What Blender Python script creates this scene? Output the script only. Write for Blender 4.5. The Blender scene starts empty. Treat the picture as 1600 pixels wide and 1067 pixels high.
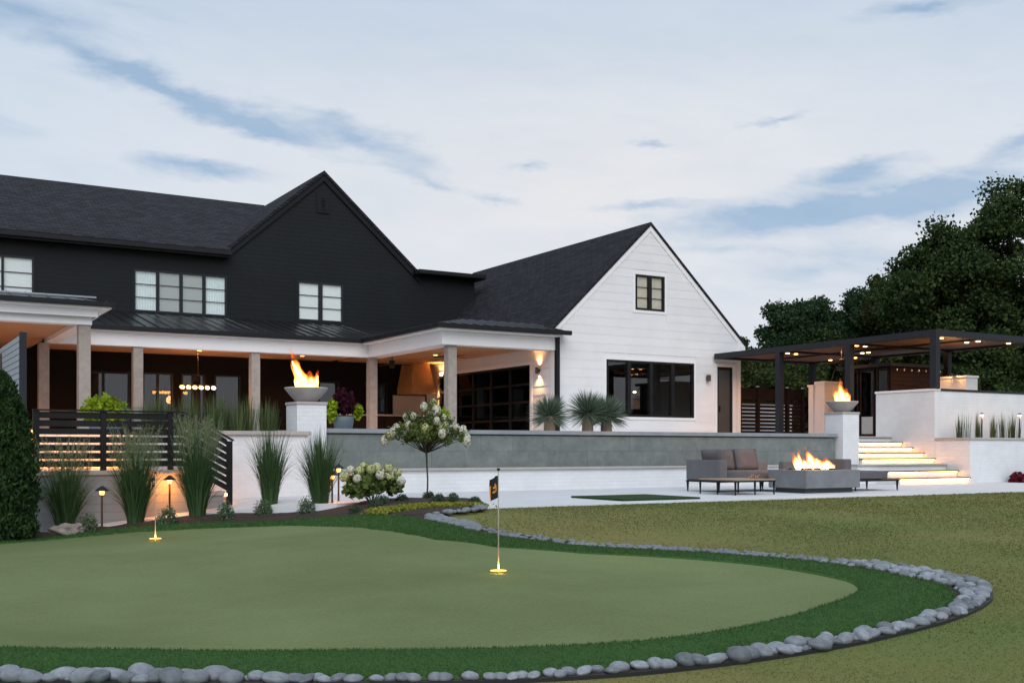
import bpy, bmesh, math, random
import numpy as np
from mathutils import Vector, Matrix, noise as mnoise

R = math.radians
random.seed(7)
rng = np.random.default_rng(7)
scene = bpy.context.scene
col = scene.collection

# ------------------------------------------------------------------ camera, sky, sun, exposure
# world x runs along the house front, y runs away from the viewer towards the house, z = 0 is the lower patio
CAM_YAW = 30.8
EXPOSURE = 0.45
SKY_K = 0.68
SUN_K = 1.4
cam = bpy.data.cameras.new('camera')
cam_o = bpy.data.objects.new('camera', cam)
col.objects.link(cam_o)
cam_o.location = (0, 0, 0.85)
cam_o.rotation_euler = (R(90), 0, R(-CAM_YAW))
cam.sensor_width = 36.0
cam.lens = 38.88
cam.shift_y = 0.106
cam.clip_end = 3000
scene.camera = cam_o
scene.view_settings.view_transform = 'Standard'
scene.view_settings.look = 'None'
scene.view_settings.gamma = 1.0
scene.view_settings.use_curve_mapping = False
scene.view_settings.exposure = EXPOSURE
scene.cycles.use_denoising = True
scene.cycles.use_adaptive_sampling = True
scene.cycles.adaptive_threshold = 0.02
scene.cycles.max_bounces = 5
scene.cycles.diffuse_bounces = 2
scene.cycles.transparent_max_bounces = 10
scene.cycles.sample_clamp_indirect = 4.0
scene.cycles.caustics_reflective = False
scene.cycles.caustics_refractive = False

SUN_EL, SUN_AZ = 38.0, 205.0       # compass: azimuth measured clockwise from +y, the sun stands behind the viewer
world = bpy.data.worlds.new('World')
scene.world = world
world.use_nodes = True


class S:
    """tiny arithmetic on node sockets"""
    def __init__(s, nt, sock): s.nt, s.k = nt, sock
    def op(s, o, b=None, c=None):
        n = s.nt.nodes.new('ShaderNodeMath'); n.operation = o
        for i, v in enumerate((s, b, c)):
            if v is None: continue
            if isinstance(v, S): s.nt.links.new(v.k, n.inputs[i])
            else: n.inputs[i].default_value = v
        return S(s.nt, n.outputs[0])
    def __add__(s, b): return s.op('ADD', b)
    def __sub__(s, b): return s.op('SUBTRACT', b)
    def __mul__(s, b): return s.op('MULTIPLY', b)
    def __truediv__(s, b): return s.op('DIVIDE', b)


def build_sky():
    nt = world.node_tree
    nt.nodes.clear()
    L = nt.links
    out = nt.nodes.new('ShaderNodeOutputWorld')
    bg = nt.nodes.new('ShaderNodeBackground')
    L.new(bg.outputs[0], out.inputs[0])
    bg.inputs[1].default_value = SKY_K
    sky = nt.nodes.new('ShaderNodeTexSky')
    sky.sky_type = 'NISHITA'
    sky.sun_disc = False
    sky.sun_elevation = R(SUN_EL)
    sky.sun_rotation = R(SUN_AZ)
    tc = nt.nodes.new('ShaderNodeTexCoord')
    sep = nt.nodes.new('ShaderNodeSeparateXYZ')
    L.new(tc.outputs['Generated'], sep.inputs[0])
    x, y, z = (S(nt, sep.outputs[i]) for i in range(3))
    ca, sa = math.cos(R(CAM_YAW)), math.sin(R(CAM_YAW))
    az = (x * ca - y * sa).op('ARCTAN2', x * sa + y * ca) * (180 / math.pi)
    el = z.op('ARCSINE') * (180 / math.pi)

    def noise(vx, vy, scale, detail, rough, dist=0.0, w=0.0):
        c = nt.nodes.new('ShaderNodeCombineXYZ')
        L.new(vx.k, c.inputs[0]); L.new(vy.k, c.inputs[1]); c.inputs[2].default_value = w
        n = nt.nodes.new('ShaderNodeTexNoise')
        n.inputs['Scale'].default_value = scale
        n.inputs['Detail'].default_value = detail
        n.inputs['Roughness'].default_value = rough
        n.inputs['Distortion'].default_value = dist
        L.new(c.outputs[0], n.inputs['Vector'])
        return S(nt, n.outputs['Fac'])
    wx = (noise(az * 0.20, el * 0.5, 1.0, 5, 0.62) - 0.5) * 4.0
    wy = (noise(az * 0.26, el * 0.7, 1.0, 6, 0.65, 0.0, 4.0) - 0.5) * 1.9
    azw, elw = az + wx, el + wy
    fine = noise(az * 0.22 - el * 0.1, el * 0.8 + az * 0.10, 1.0, 7, 0.55, 0.3, 9.0)
    # drifting gaps in the cloud: azimuth, elevation, half length, half width (degrees), tilt, depth
    gaps = [(-18.2, 17.5, 6.2, .62, -19, 1.0), (-13.0, 15.9, 3.2, .7, -16, .8), (-7.9, 15.5, 4.4, 1.0, -13, 1.1), (-15.6, 13.7, 3.4, .62, -5, 1.0), (.7, 14.4, 1.5, .4, -4, .7), (-.5, 12.7, 1.7, .26, -2, .6), (-4.0, 13.6, 2.6, .4, -12, .6),
            (6.6, 15.3, 1.1, .22, 0, .7), (13.2, 16.2, 1.6, .24, 8, .8), (17.0, 13.5, 3.8, .55, 8, .9), (14.6, 11.7, 8.0, .85, 3, 1.05), (20.6, 12.1, 6.0, 1.0, 4, 1.0), (24.8, 14.2, 3.2, .6, 20, .9), (20.3, 20.6, 5.0, .6, 0, .6), (6.6, 12.4, 4.0, .3, 1, .6), (11.0, 10.2, 3.0, .3, -3, .5),
            (16.5, 9.0, 9.0, 2.2, 0, .5), (-24, 20, 9, 3.0, 0, .42), (-26, 15, 5, 1.2, 0, .25),
            (-50, 16, 18, 2.4, -4, .8), (52, 16, 18, 2.4, 5, .8), (110, 18, 22, 3, 4, .8), (-115, 16, 22, 3, -4, .8), (168, 22, 24, 4, 4, .7)]
    pos = nt.nodes.new('ShaderNodeCombineXYZ')
    L.new(azw.k, pos.inputs[0]); L.new(elw.k, pos.inputs[1])
    m = None
    for a0, e0, ln, wd, ang, dep in gaps:
        mp = nt.nodes.new('ShaderNodeMapping'); mp.vector_type = 'TEXTURE'
        mp.inputs['Location'].default_value = (a0, e0, 0); mp.inputs['Rotation'].default_value = (0, 0, R(ang)); mp.inputs['Scale'].default_value = (ln * 2.0, wd * 2.0, 1)
        L.new(pos.outputs[0], mp.inputs[0])
        gr = nt.nodes.new('ShaderNodeTexGradient'); gr.gradient_type = 'QUADRATIC_SPHERE'
        L.new(mp.outputs[0], gr.inputs[0])
        g = S(nt, gr.outputs['Fac'])
        m = g * dep if m is None else g.op('MULTIPLY_ADD', dep, m)
    broad = noise(az * 0.05, el * 0.16, 1.0, 5, 0.55, 0.3, 2.0)
    e_ = m + (fine - .5) * 1.15 * (m * 2.2).op('MINIMUM', 1.0)
    m = ((e_ - .16) / .72).op('MAXIMUM', 0.0).op('MINIMUM', 1.0) * .84 + (broad * .55 - .22).op('MAXIMUM', 0.0) + (fine - .45).op('MAXIMUM', 0.0) * .30
    high = (el - 15.0).op('MAXIMUM', 0.0) * 0.034
    m = (m + high.op('MINIMUM', .34)).op('MAXIMUM', 0.0).op('MINIMUM', 1.0)

    def mix(f, a, b):
        n = nt.nodes.new('ShaderNodeMix'); n.data_type = 'RGBA'
        if isinstance(f, S): L.new(f.k, n.inputs[0])
        else: n.inputs[0].default_value = f
        for i, v in ((6, a), (7, b)):
            if isinstance(v, tuple): n.inputs[i].default_value = (*v, 1)
            else: L.new(v, n.inputs[i])
        return n.outputs[2]
    sk = nt.nodes.new('ShaderNodeVectorMath'); sk.operation = 'SCALE'
    L.new(sky.outputs[0], sk.inputs[0]); sk.inputs['Scale'].default_value = 0.12
    gap = mix(0.85, sk.outputs[0], (0.40, 0.55, 0.74))
    low = ((el * -1.0 + 13.0) / 13.0).op('MAXIMUM', 0.0).op('MINIMUM', 1.0)
    cloud = mix(low, (0.71, 0.80, 0.91), (0.84, 0.845, 0.905))
    mp = nt.nodes.new('ShaderNodeMapping'); mp.vector_type = 'TEXTURE'
    mp.inputs['Location'].default_value = (4, 13.5, 0); mp.inputs['Scale'].default_value = (34, 11, 1)
    L.new(pos.outputs[0], mp.inputs[0])
    gr = nt.nodes.new('ShaderNodeTexGradient'); gr.gradient_type = 'SPHERICAL'; L.new(mp.outputs[0], gr.inputs[0])
    cloud = mix(S(nt, gr.outputs['Fac']) * .75, cloud, (0.945, 0.915, 0.905))
    L.new(mix(m, cloud, gap), bg.inputs[0])


build_sky()
sun = bpy.data.lights.new('sun', 'SUN')
sun.energy = SUN_K
sun.angle = R(50)
sun.color = (0.98, 0.98, 1.0)
sun_o = bpy.data.objects.new('sun', sun)
col.objects.link(sun_o)
sun_o.rotation_euler = (R(90 - SUN_EL), 0, R(180 - SUN_AZ) + math.pi * 0)
_d = Vector((math.sin(R(SUN_AZ)) * math.cos(R(SUN_EL)), math.cos(R(SUN_AZ)) * math.cos(R(SUN_EL)), math.sin(R(SUN_EL))))
sun_o.rotation_euler = _d.to_track_quat('Z', 'Y').to_euler()

# ------------------------------------------------------------------ helpers
CA, SA = math.cos(R(CAM_YAW)), math.sin(R(CAM_YAW))


def clip(x, a, b): return max(a, min(b, x))
def ss(x):
    x = clip(x, 0.0, 1.0); return x * x * (3 - 2 * x)


def path_z(u): return min(0.0, -0.41 + 0.11 * (u - 2.4)) if u > 1.5 else -0.51


def ground_z(u, v):
    """height of the natural ground: tilts up towards the house, meets the patio edge at y = 14.25"""
    X = CA * u - SA * v
    d = SA * u + CA * v
    sx = clip((X + 7) / 5, .1, 1)
    b = -.45 + .03 * (clip(d, -20, 17) - 7) * sx
    b *= 1 - ss((v - 10.2) / 4.05) * ss((u - 5.5) / 2.0)
    t = ss((v - 16.4) / 1.2) * (1 - ss((u - 6.3) / 1.4))
    b += (path_z(u) - .03 - b) * t
    return b


def mk(name, base, rough=0.6, spec=0.5, metal=0.0, var=None, vscale=3.0, bump=0.0, bscale=40.0, rand=0.0, emit=None, es=0.0, island=0.0, coat=0.0, trans=0.0, detail=4, grain=None):
    m = bpy.data.materials.new(name)
    m.use_nodes = True
    nt = m.node_tree
    b = nt.nodes['Principled BSDF']
    L = nt.links
    b.inputs['Roughness'].default_value = rough
    b.inputs['Metallic'].default_value = metal
    b.inputs['Specular IOR Level'].default_value = spec
    b.inputs['Coat Weight'].default_value = coat
    b.inputs['Transmission Weight'].default_value = trans
    b.inputs['Base Color'].default_value = (*base, 1)
    tc = nt.nodes.new('ShaderNodeTexCoord')
    cur = None
    if var is not None:
        n = nt.nodes.new('ShaderNodeTexNoise'); n.inputs['Scale'].default_value = vscale
        n.inputs['Detail'].default_value = detail; n.inputs['Roughness'].default_value = 0.65
        L.new(tc.outputs['Object'], n.inputs['Vector'])
        rp = nt.nodes.new('ShaderNodeValToRGB')
        rp.color_ramp.elements[0].position = .3; rp.color_ramp.elements[1].position = .7
        rp.color_ramp.elements[0].color = (*base, 1); rp.color_ramp.elements[1].color = (*var, 1)
        L.new(n.outputs['Fac'], rp.inputs[0])
        cur = rp.outputs[0]
    if rand or island:
        src = nt.nodes.new('ShaderNodeObjectInfo').outputs['Random'] if rand else nt.nodes.new('ShaderNodeNewGeometry').outputs['Random Per Island']
        k = rand or island
        h = nt.nodes.new('ShaderNodeHueSaturation')
        mr = nt.nodes.new('ShaderNodeMapRange')
        mr.inputs['To Min'].default_value = 1 - k; mr.inputs['To Max'].default_value = 1 + k
        L.new(src, mr.inputs['Value']); L.new(mr.outputs[0], h.inputs['Value'])
        if cur is not None: L.new(cur, h.inputs['Color'])
        else: h.inputs['Color'].default_value = (*base, 1)
        cur = h.outputs[0]
    if grain:
        n = nt.nodes.new('ShaderNodeTexNoise'); n.inputs['Scale'].default_value = grain[0]
        n.inputs['Detail'].default_value = 3; n.inputs['Roughness'].default_value = .7
        L.new(tc.outputs['Object'], n.inputs['Vector'])
        mr = nt.nodes.new('ShaderNodeMapRange'); mr.inputs['From Min'].default_value = .3; mr.inputs['From Max'].default_value = .7
        mr.inputs['To Min'].default_value = 1 - grain[1]; mr.inputs['To Max'].default_value = 1 + grain[1] * .6
        L.new(n.outputs['Fac'], mr.inputs['Value'])
        h = nt.nodes.new('ShaderNodeHueSaturation'); L.new(mr.outputs[0], h.inputs['Value'])
        if cur is not None: L.new(cur, h.inputs['Color'])
        else: h.inputs['Color'].default_value = (*base, 1)
        cur = h.outputs[0]
    if cur is not None: L.new(cur, b.inputs['Base Color'])
    if bump:
        n = nt.nodes.new('ShaderNodeTexNoise'); n.inputs['Scale'].default_value = bscale; n.inputs['Detail'].default_value = 5
        L.new(tc.outputs['Object'], n.inputs['Vector'])
        bp = nt.nodes.new('ShaderNodeBump'); bp.inputs['Strength'].default_value = bump; bp.inputs['Distance'].default_value = 0.02
        L.new(n.outputs['Fac'], bp.inputs['Height']); L.new(bp.outputs[0], b.inputs['Normal'])
    if emit:
        b.inputs['Emission Color'].default_value = (*emit, 1); b.inputs['Emission Strength'].default_value = es
    return m


def brick_bump(m, axes, bw, bh, mortar, depth, tint=0.10):
    """painted brick courses: fine relief on top of the colour. axes: which object axes run along / up"""
    nt = m.node_tree; L = nt.links
    b = nt.nodes['Principled BSDF']
    geo = nt.nodes.new('ShaderNodeNewGeometry')
    sp = nt.nodes.new('ShaderNodeSeparateXYZ'); L.new(geo.outputs['Position'], sp.inputs[0])
    cb = nt.nodes.new('ShaderNodeCombineXYZ')
    ad = nt.nodes.new('ShaderNodeMath'); ad.operation = 'ADD'
    if axes == 'xy':
        L.new(sp.outputs[0], ad.inputs[0]); L.new(sp.outputs[1], ad.inputs[1]); L.new(ad.outputs[0], cb.inputs[0])
        L.new(sp.outputs[2], cb.inputs[1])
    else:
        i = 'xyz'.index(axes[0]); L.new(sp.outputs[i], cb.inputs[0]); L.new(sp.outputs[2], cb.inputs[1])
    t = nt.nodes.new('ShaderNodeTexBrick')
    t.inputs['Scale'].default_value = 1.0
    t.inputs['Brick Width'].default_value = bw; t.inputs['Row Height'].default_value = bh
    t.inputs['Mortar Size'].default_value = mortar; t.inputs['Mortar Smooth'].default_value = 0.3
    t.inputs['Color1'].default_value = (1, 1, 1, 1); t.inputs['Color2'].default_value = (1 - tint,) * 3 + (1,)
    t.inputs['Mortar'].default_value = (1 - tint * 1.6,) * 3 + (1,)
    L.new(cb.outputs[0], t.inputs['Vector'])
    mx = nt.nodes.new('ShaderNodeMix'); mx.data_type = 'RGBA'; mx.blend_type = 'MULTIPLY'; mx.inputs[0].default_value = 1
    if b.inputs['Base Color'].links: L.new(b.inputs['Base Color'].links[0].from_socket, mx.inputs[6])
    else: mx.inputs[6].default_value = b.inputs['Base Color'].default_value
    L.new(t.outputs['Color'], mx.inputs[7]); L.new(mx.outputs[2], b.inputs['Base Color'])
    bp = nt.nodes.new('ShaderNodeBump'); bp.inputs['Strength'].default_value = 0.8; bp.inputs['Distance'].default_value = depth
    bp.invert = True
    L.new(t.outputs['Fac'], bp.inputs['Height'])
    if b.inputs['Normal'].links: L.new(b.inputs['Normal'].links[0].from_socket, bp.inputs['Normal'])
    L.new(bp.outputs[0], b.inputs['Normal'])
    return m


def glass_mat(name, refl=0.16, tint=(.8, .9, .88), veil=0.0):
    """thin architectural glass: clear with a Fresnel reflection"""
    m = bpy.data.materials.new(name); m.use_nodes = True
    nt = m.node_tree; nt.nodes.clear(); L = nt.links
    o = nt.nodes.new('ShaderNodeOutputMaterial')
    tr = nt.nodes.new('ShaderNodeBsdfTransparent'); tr.inputs[0].default_value = (*tint, 1)
    gl = nt.nodes.new('ShaderNodeBsdfGlossy'); gl.inputs['Roughness'].default_value = 0.01
    ge = nt.nodes.new('ShaderNodeNewGeometry'); dt = nt.nodes.new('ShaderNodeVectorMath'); dt.operation = 'DOT_PRODUCT'
    L.new(ge.outputs['Incoming'], dt.inputs[0]); L.new(ge.outputs['Normal'], dt.inputs[1])
    f0 = refl * .5
    k5 = (S(nt, dt.outputs['Value']).op('ABSOLUTE') * -1.0 + 1.0).op('POWER', 5.0) * (1 - f0) + f0
    mx = nt.nodes.new('ShaderNodeMixShader')
    L.new(k5.k, mx.inputs[0]); L.new(tr.outputs[0], mx.inputs[1]); L.new(gl.outputs[0], mx.inputs[2])
    L.new(mx.outputs[0], o.inputs[0])
    return m


def emit_mat(name, c, s):
    m = bpy.data.materials.new(name); m.use_nodes = True
    nt = m.node_tree; nt.nodes.clear()
    o = nt.nodes.new('ShaderNodeOutputMaterial'); e = nt.nodes.new('ShaderNodeEmission')
    e.inputs[0].default_value = (*c, 1); e.inputs[1].default_value = s
    nt.links.new(e.outputs[0], o.inputs[0])
    return m


def wpos(o):
    p = Vector((0, 0, 0))
    while o is not None:
        p += o.location; o = o.parent
    return p


def tag(o, label, cat, group=None):
    o['label'] = label; o['category'] = cat
    if group: o['group'] = group
    return o


def thing(name, label, cat, loc=(0, 0, 0), group=None, rz=0.0):
    o = bpy.data.objects.new(name, None); col.objects.link(o)
    o.empty_display_size = 0.2
    o.location = loc; o.rotation_euler = (0, 0, rz)
    return tag(o, label, cat, group)


class MB:
    def __init__(s): s.v, s.f = [], []
    def add(s, vs, fs):
        n = len(s.v); s.v += [tuple(p) for p in vs]; s.f += [tuple(i + n for i in f) for f in fs]; return s
    def box(s, x0, x1, y0, y1, z0, z1):
        vs = [(x0, y0, z0), (x1, y0, z0), (x1, y1, z0), (x0, y1, z0), (x0, y0, z1), (x1, y0, z1), (x1, y1, z1), (x0, y1, z1)]
        return s.add(vs, [(0, 3, 2, 1), (4, 5, 6, 7), (0, 1, 5, 4), (1, 2, 6, 5), (2, 3, 7, 6), (3, 0, 4, 7)])
    def hexa(s, bottom, top):
        return s.add(list(bottom) + list(top), [(3, 2, 1, 0), (4, 5, 6, 7), (0, 1, 5, 4), (1, 2, 6, 5), (2, 3, 7, 6), (3, 0, 4, 7)])
    def prism(s, poly, axis, a, b):
        """poly: 2-d points; extruded along axis 'x','y' or 'z' from a to b"""
        def P(p, t): return {'x': (t, p[0], p[1]), 'y': (p[0], t, p[1]), 'z': (p[0], p[1], t)}[axis]
        n = len(poly)
        vs = [P(p, a) for p in poly] + [P(p, b) for p in poly]
        return s.add(vs, [tuple(range(n))[::-1], tuple(range(n, 2 * n))] + [(i, (i + 1) % n, (i + 1) % n + n, i + n) for i in range(n)])
    def tube(s, pts, rad, n=8, cap=True):
        pts = [Vector(p) for p in pts]
        if not isinstance(rad, (list, tuple)): rad = [rad] * len(pts)
        rings = []
        for i, p in enumerate(pts):
            t = (pts[min(i + 1, len(pts) - 1)] - pts[max(i - 1, 0)]).normalized()
            a = t.cross(Vector((0, 0, 1)) if abs(t.z) < .9 else Vector((1, 0, 0))).normalized(); b = t.cross(a)
            rings.append([p + (a * math.cos(2 * math.pi * k / n) + b * math.sin(2 * math.pi * k / n)) * rad[i] for k in range(n)])
        vs = [q for r in rings for q in r]
        fs = [(i * n + k, i * n + (k + 1) % n, (i + 1) * n + (k + 1) % n, (i + 1) * n + k) for i in range(len(pts) - 1) for k in range(n)]
        if cap: fs += [tuple(range(n))[::-1], tuple(range((len(pts) - 1) * n, len(pts) * n))]
        return s.add(vs, fs)
    def lathe(s, prof, c=(0, 0, 0), n=32, cap=True):
        vs = [(c[0] + r * math.cos(2 * math.pi * k / n), c[1] + r * math.sin(2 * math.pi * k / n), c[2] + z) for r, z in prof for k in range(n)]
        m = len(prof)
        fs = [(i * n + k, i * n + (k + 1) % n, (i + 1) * n + (k + 1) % n, (i + 1) * n + k) for i in range(m - 1) for k in range(n)]
        if cap: fs += [tuple(range(n))[::-1], tuple(range((m - 1) * n, m * n))]
        return s.add(vs, fs)
    def disc(s, c, r, n=20, thick=.01):
        return s.lathe([(r, -thick), (r, 0)], c, n)
    def quad(s, a, b, c, d): return s.add([a, b, c, d], [(0, 1, 2, 3)])
    def build(s, name, mat, parent=None, smooth=False, bevel=0.0, seg=2, local=False, kind=None):
        me = bpy.data.meshes.new(name)
        vs = s.v
        if parent is not None and not local:
            w = wpos(parent); vs = [(x - w.x, y - w.y, z - w.z) for x, y, z in vs]
        me.from_pydata(vs, [], s.f)
        if mat: me.materials.append(mat)
        if smooth: me.polygons.foreach_set('use_smooth', [True] * len(me.polygons))
        o = bpy.data.objects.new(name, me); col.objects.link(o)
        if parent is not None: o.parent = parent
        if bevel:
            bm = bmesh.new(); bm.from_mesh(me)
            es = [e for e in bm.edges if len(e.link_faces) == 2 and e.calc_face_angle(0) > .5]
            bmesh.ops.bevel(bm, geom=es, offset=bevel, segments=seg, affect='EDGES', clamp_overlap=True)
            bm.to_mesh(me); bm.free()
        if kind: o['kind'] = kind
        return o


def bx(name, mat, parent, x0, x1, y0, y1, z0, z1, bevel=0.0, **k):
    return MB().box(x0, x1, y0, y1, z0, z1).build(name, mat, parent, bevel=bevel, **k)


def raw_mesh(name, verts, faces, mat, parent=None, kind=None, offset=None, smooth=False):
    """numpy verts (n,3), faces (m,k) with k = 3 or 4"""
    verts = np.asarray(verts, dtype=np.float32); faces = np.asarray(faces, dtype=np.int32)
    if parent is not None and offset is None:
        w = wpos(parent); verts = verts - np.array([w.x, w.y, w.z], dtype=np.float32)
    me = bpy.data.meshes.new(name)
    k = faces.shape[1]
    me.vertices.add(len(verts)); me.vertices.foreach_set('co', verts.ravel())
    me.loops.add(faces.size); me.loops.foreach_set('vertex_index', faces.ravel())
    me.polygons.add(len(faces)); me.polygons.foreach_set('loop_start', np.arange(0, faces.size, k, dtype=np.int32))
    me.polygons.foreach_set('loop_total', np.full(len(faces), k, dtype=np.int32))
    if smooth: me.polygons.foreach_set('use_smooth', np.ones(len(faces), dtype=bool))
    me.update(calc_edges=True)
    me.materials.append(mat)
    o = bpy.data.objects.new(name, me); col.objects.link(o)
    if parent is not None: o.parent = parent
    if kind: o['kind'] = kind
    return o


def struct(o, kind='structure'):
    o['kind'] = kind; return o


def copy_tree(o, parent=None):
    c = o.copy(); col.objects.link(c)
    if parent is not None: c.parent = parent
    for ch in list(o.children): copy_tree(ch, c)
    return c


def lamp(name, parent, loc, energy, colr=(1, .62, .3), kind='POINT', size=.04, rot=None, spot=None, blend=.6, sx=None):
    l = bpy.data.lights.new(name, kind); l.energy = energy; l.color = colr
    if kind == 'POINT': l.shadow_soft_size = size
    if kind == 'SPOT': l.shadow_soft_size = size; l.spot_size = R(spot); l.spot_blend = blend
    o = bpy.data.objects.new(name, l); col.objects.link(o)
    if parent is not None:
        o.parent = parent; o.location = Vector(loc) - wpos(parent)
    else: o.location = loc
    if rot: o.rotation_euler = rot
    return o


# ------------------------------------------------------------------ materials
WARM = (1.0, 0.45, 0.15)
M = {}
M['white_siding'] = mk('white_siding', (.755, .74, .735), .55, var=(.72, .71, .705), vscale=1.5, rand=.02, grain=(1.1, .04))
M['white_trim'] = mk('white_trim', (.82, .80, .79), .5, var=(.78, .765, .755), vscale=2.0)
M['white_brick'] = brick_bump(mk('white_brick', (.755, .76, .765), .6, var=(.70, .71, .72), vscale=2.2, bump=.25, bscale=60, grain=(1.3, .06)), 'xy', .24, .078, .006, .003, .03)
M['black_siding'] = mk('black_siding', (.0145, .0170, .0190), .6, spec=.14, var=(.0125, .0135, .015), vscale=.8, bump=.06, bscale=30)
M['black_metal'] = mk('black_metal', (.008, .008, .009), .45, spec=.25, var=(.012, .012, .013), vscale=4)
M['charcoal_metal'] = mk('charcoal_metal', (.016, .0175, .022), .5, spec=.25, var=(.019, .021, .026), vscale=2)
M['roof_metal'] = mk('roof_metal', (.010, .010, .011), .36, var=(.016, .016, .018), vscale=2)
M['shingle_x'] = brick_bump(mk('shingle_x', (.032, .032, .038), .9, spec=.15, var=(.046, .046, .053), vscale=9, bump=.5, bscale=25), 'x', .32, .09, .012, .012, .45)
M['shingle_y'] = brick_bump(mk('shingle_y', (.026, .027, .032), .9, spec=.15, var=(.036, .036, .042), vscale=9, bump=.5, bscale=25), 'y', .32, .105, .012, .012, .45)
M['wood_grey'] = mk('wood_grey', (.38, .32, .275), .75, var=(.28, .235, .20), vscale=6, bump=.3, bscale=18)
M['wood_ceiling'] = mk('wood_ceiling', (.50, .30, .16), .5, var=(.42, .24, .12), vscale=3)
M['wood_hood'] = mk('wood_hood', (.50, .27, .10), .5, var=(.38, .19, .065), vscale=3.5)
M['pergola_panel'] = mk('pergola_panel', (.17, .088, .045), .6, var=(.13, .066, .033), vscale=3)
M['wood_dark'] = mk('wood_dark', (.015, .009, .007), .6, spec=.12, var=(.023, .013, .010), vscale=5, bump=.2)
M['wood_table'] = mk('wood_table', (.36, .25, .17), .6, var=(.28, .19, .12), vscale=7)
M['porch_wall'] = mk('porch_wall', (.009, .007, .006), .7, spec=.06)  # darkened below the house siding to carry the porch's shade
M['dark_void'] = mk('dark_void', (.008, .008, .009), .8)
M['concrete'] = mk('concrete', (.64, .645, .65), .75, var=(.56, .57, .58), vscale=1.1, bump=.12, bscale=50, grain=(4.5, .07))
M['coping'] = mk('coping', (.43, .40, .37), .65, var=(.36, .335, .31), vscale=4, bump=.15)
M['coping_dark'] = mk('coping_dark', (.16, .13, .11), .6, var=(.22, .18, .15), vscale=5)
M['stone_tile'] = mk('stone_tile', (.112, .130, .121), .42, var=(.186, .204, .193), vscale=4.2, rand=.06, bump=.25, bscale=22, detail=8)
M['grey_brick'] = brick_bump(mk('grey_brick', (.30, .325, .335), .65, var=(.26, .285, .295), vscale=2), 'xy', 1.8, .125, .006, .008, .10)
M['pool_edge'] = mk('pool_edge', (.27, .29, .305), .25, var=(.21, .23, .245), vscale=3)
M['firepit'] = mk('firepit', (.15, .155, .165), .7, var=(.20, .205, .215), vscale=3.5, bump=.2, bscale=30)
M['bowl'] = mk('bowl', (.42, .39, .38), .7, var=(.35, .33, .32), vscale=6, bump=.2)
M['lava'] = mk('lava', (.03, .022, .018), .9, bump=.8, bscale=30)
M['cushion'] = mk('cushion', (.115, .105, .110), .9, var=(.085, .078, .083), vscale=5, bump=.15, bscale=180)
M['cushion_lt'] = mk('cushion_lt', (.135, .135, .145), .9, var=(.11, .11, .12), vscale=5, bump=.15, bscale=180)
M['green'] = mk('green', (.182, .222, .096), .95, spec=.1, grain=(38, .16), var=(.128, .158, .066), vscale=.34, bump=.35, bscale=220)  # nap tones, contrast raised to suggest light and shade on undulations
M['fringe'] = mk('fringe', (.050, .115, .030), .95, spec=.1, var=(.040, .095, .025), vscale=5, bump=.5, bscale=120)
M['lawn'] = mk('lawn', (.192, .172, .062), .95, spec=.1, var=(.118, .150, .043), vscale=.30, bump=.3, bscale=45, detail=9)
M['turf_mat'] = mk('turf_mat', (.034, .062, .024), .95, spec=.1, bump=.4, bscale=150)
M['mulch'] = mk('mulch', (.022, .013, .009), .95, var=(.045, .026, .017), vscale=25, bump=1.0, bscale=40)
M['pebble'] = mk('pebble', (.225, .245, .265), .6, var=(.115, .128, .143), vscale=1.4, rand=.42, bump=.12, bscale=60, detail=8)
M['edging'] = mk('edging', (.012, .012, .013), .5)
M['bark'] = mk('bark', (.05, .038, .028), .9, var=(.08, .06, .045), vscale=10, bump=.6)
M['bronze'] = mk('bronze', (.10, .055, .03), .5, metal=.5)
M['pot'] = mk('pot', (.10, .13, .15), .6, var=(.08, .105, .12), vscale=6)
M['rock'] = mk('rock', (.36, .30, .26), .85, var=(.13, .11, .10), vscale=7, bump=.6, bscale=14, detail=8)
M['glass'] = glass_mat('glass', .05, (.9, .93, .92))
M['glass_win'] = glass_mat('glass_win', .12, (.96, .97, .97))
M['glass_dark'] = glass_mat('glass_dark', .06, (.55, .56, .56))
M['glass_guard'] = glass_mat('glass_guard', .05, (.80, .88, .85))
M['blind'] = mk('blind', (.88, .90, .87), .8, var=(.82, .86, .84), vscale=1.2, emit=(.95, 1, .96), es=.07)  # slight glow added so the panes read as lit
M['curtain'] = mk('curtain', (.80, .88, .86), .85, var=(.72, .80, .79), vscale=2, emit=(.85, 1, .98), es=.06)  # slight glow added, as on the blinds
M['dim_pane_backing'] = mk('dim_pane_backing', (.40, .41, .39), .8, var=(.34, .37, .36), vscale=.8, emit=(.95, 1, .9), es=.06)  # grey panel with glow, standing in for reflections and dim rooms
M['sky_pane_backing'] = mk('sky_pane_backing', (.50, .45, .33), .8, var=(.36, .33, .26), vscale=2.5, emit=(1, .88, .6), es=.09)  # tan panel with glow, standing in for yellowish sky in panes
M['water'] = mk('water', (.02, .05, .06), .04, spec=.6)
M['led'] = emit_mat('led', (1, .37, .075), 34)
M['led_low'] = emit_mat('led_low', (1, .32, .05), 30)
M['bulb'] = emit_mat('bulb', (1, .44, .12), 11)
M['bulb_low'] = emit_mat('bulb_low', (1, .40, .09), 4.5)
M['ceiling_disc'] = emit_mat('ceiling_disc', (1, .50, .18), 9)
M['cup_glow'] = emit_mat('cup_glow', (1, .52, .12), 2.4)
M['flag'] = mk('flag', (.008, .008, .009), .8)
M['flag_orange'] = mk('flag_orange', (.65, .26, .03), .8)
M['stick'] = mk('stick', (.36, .34, .28), .4)
M['amber'] = mk('amber', (.85, .30, .05), .2)
M['tumbler'] = glass_mat('tumbler', .05, (.95, .95, .95))


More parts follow.
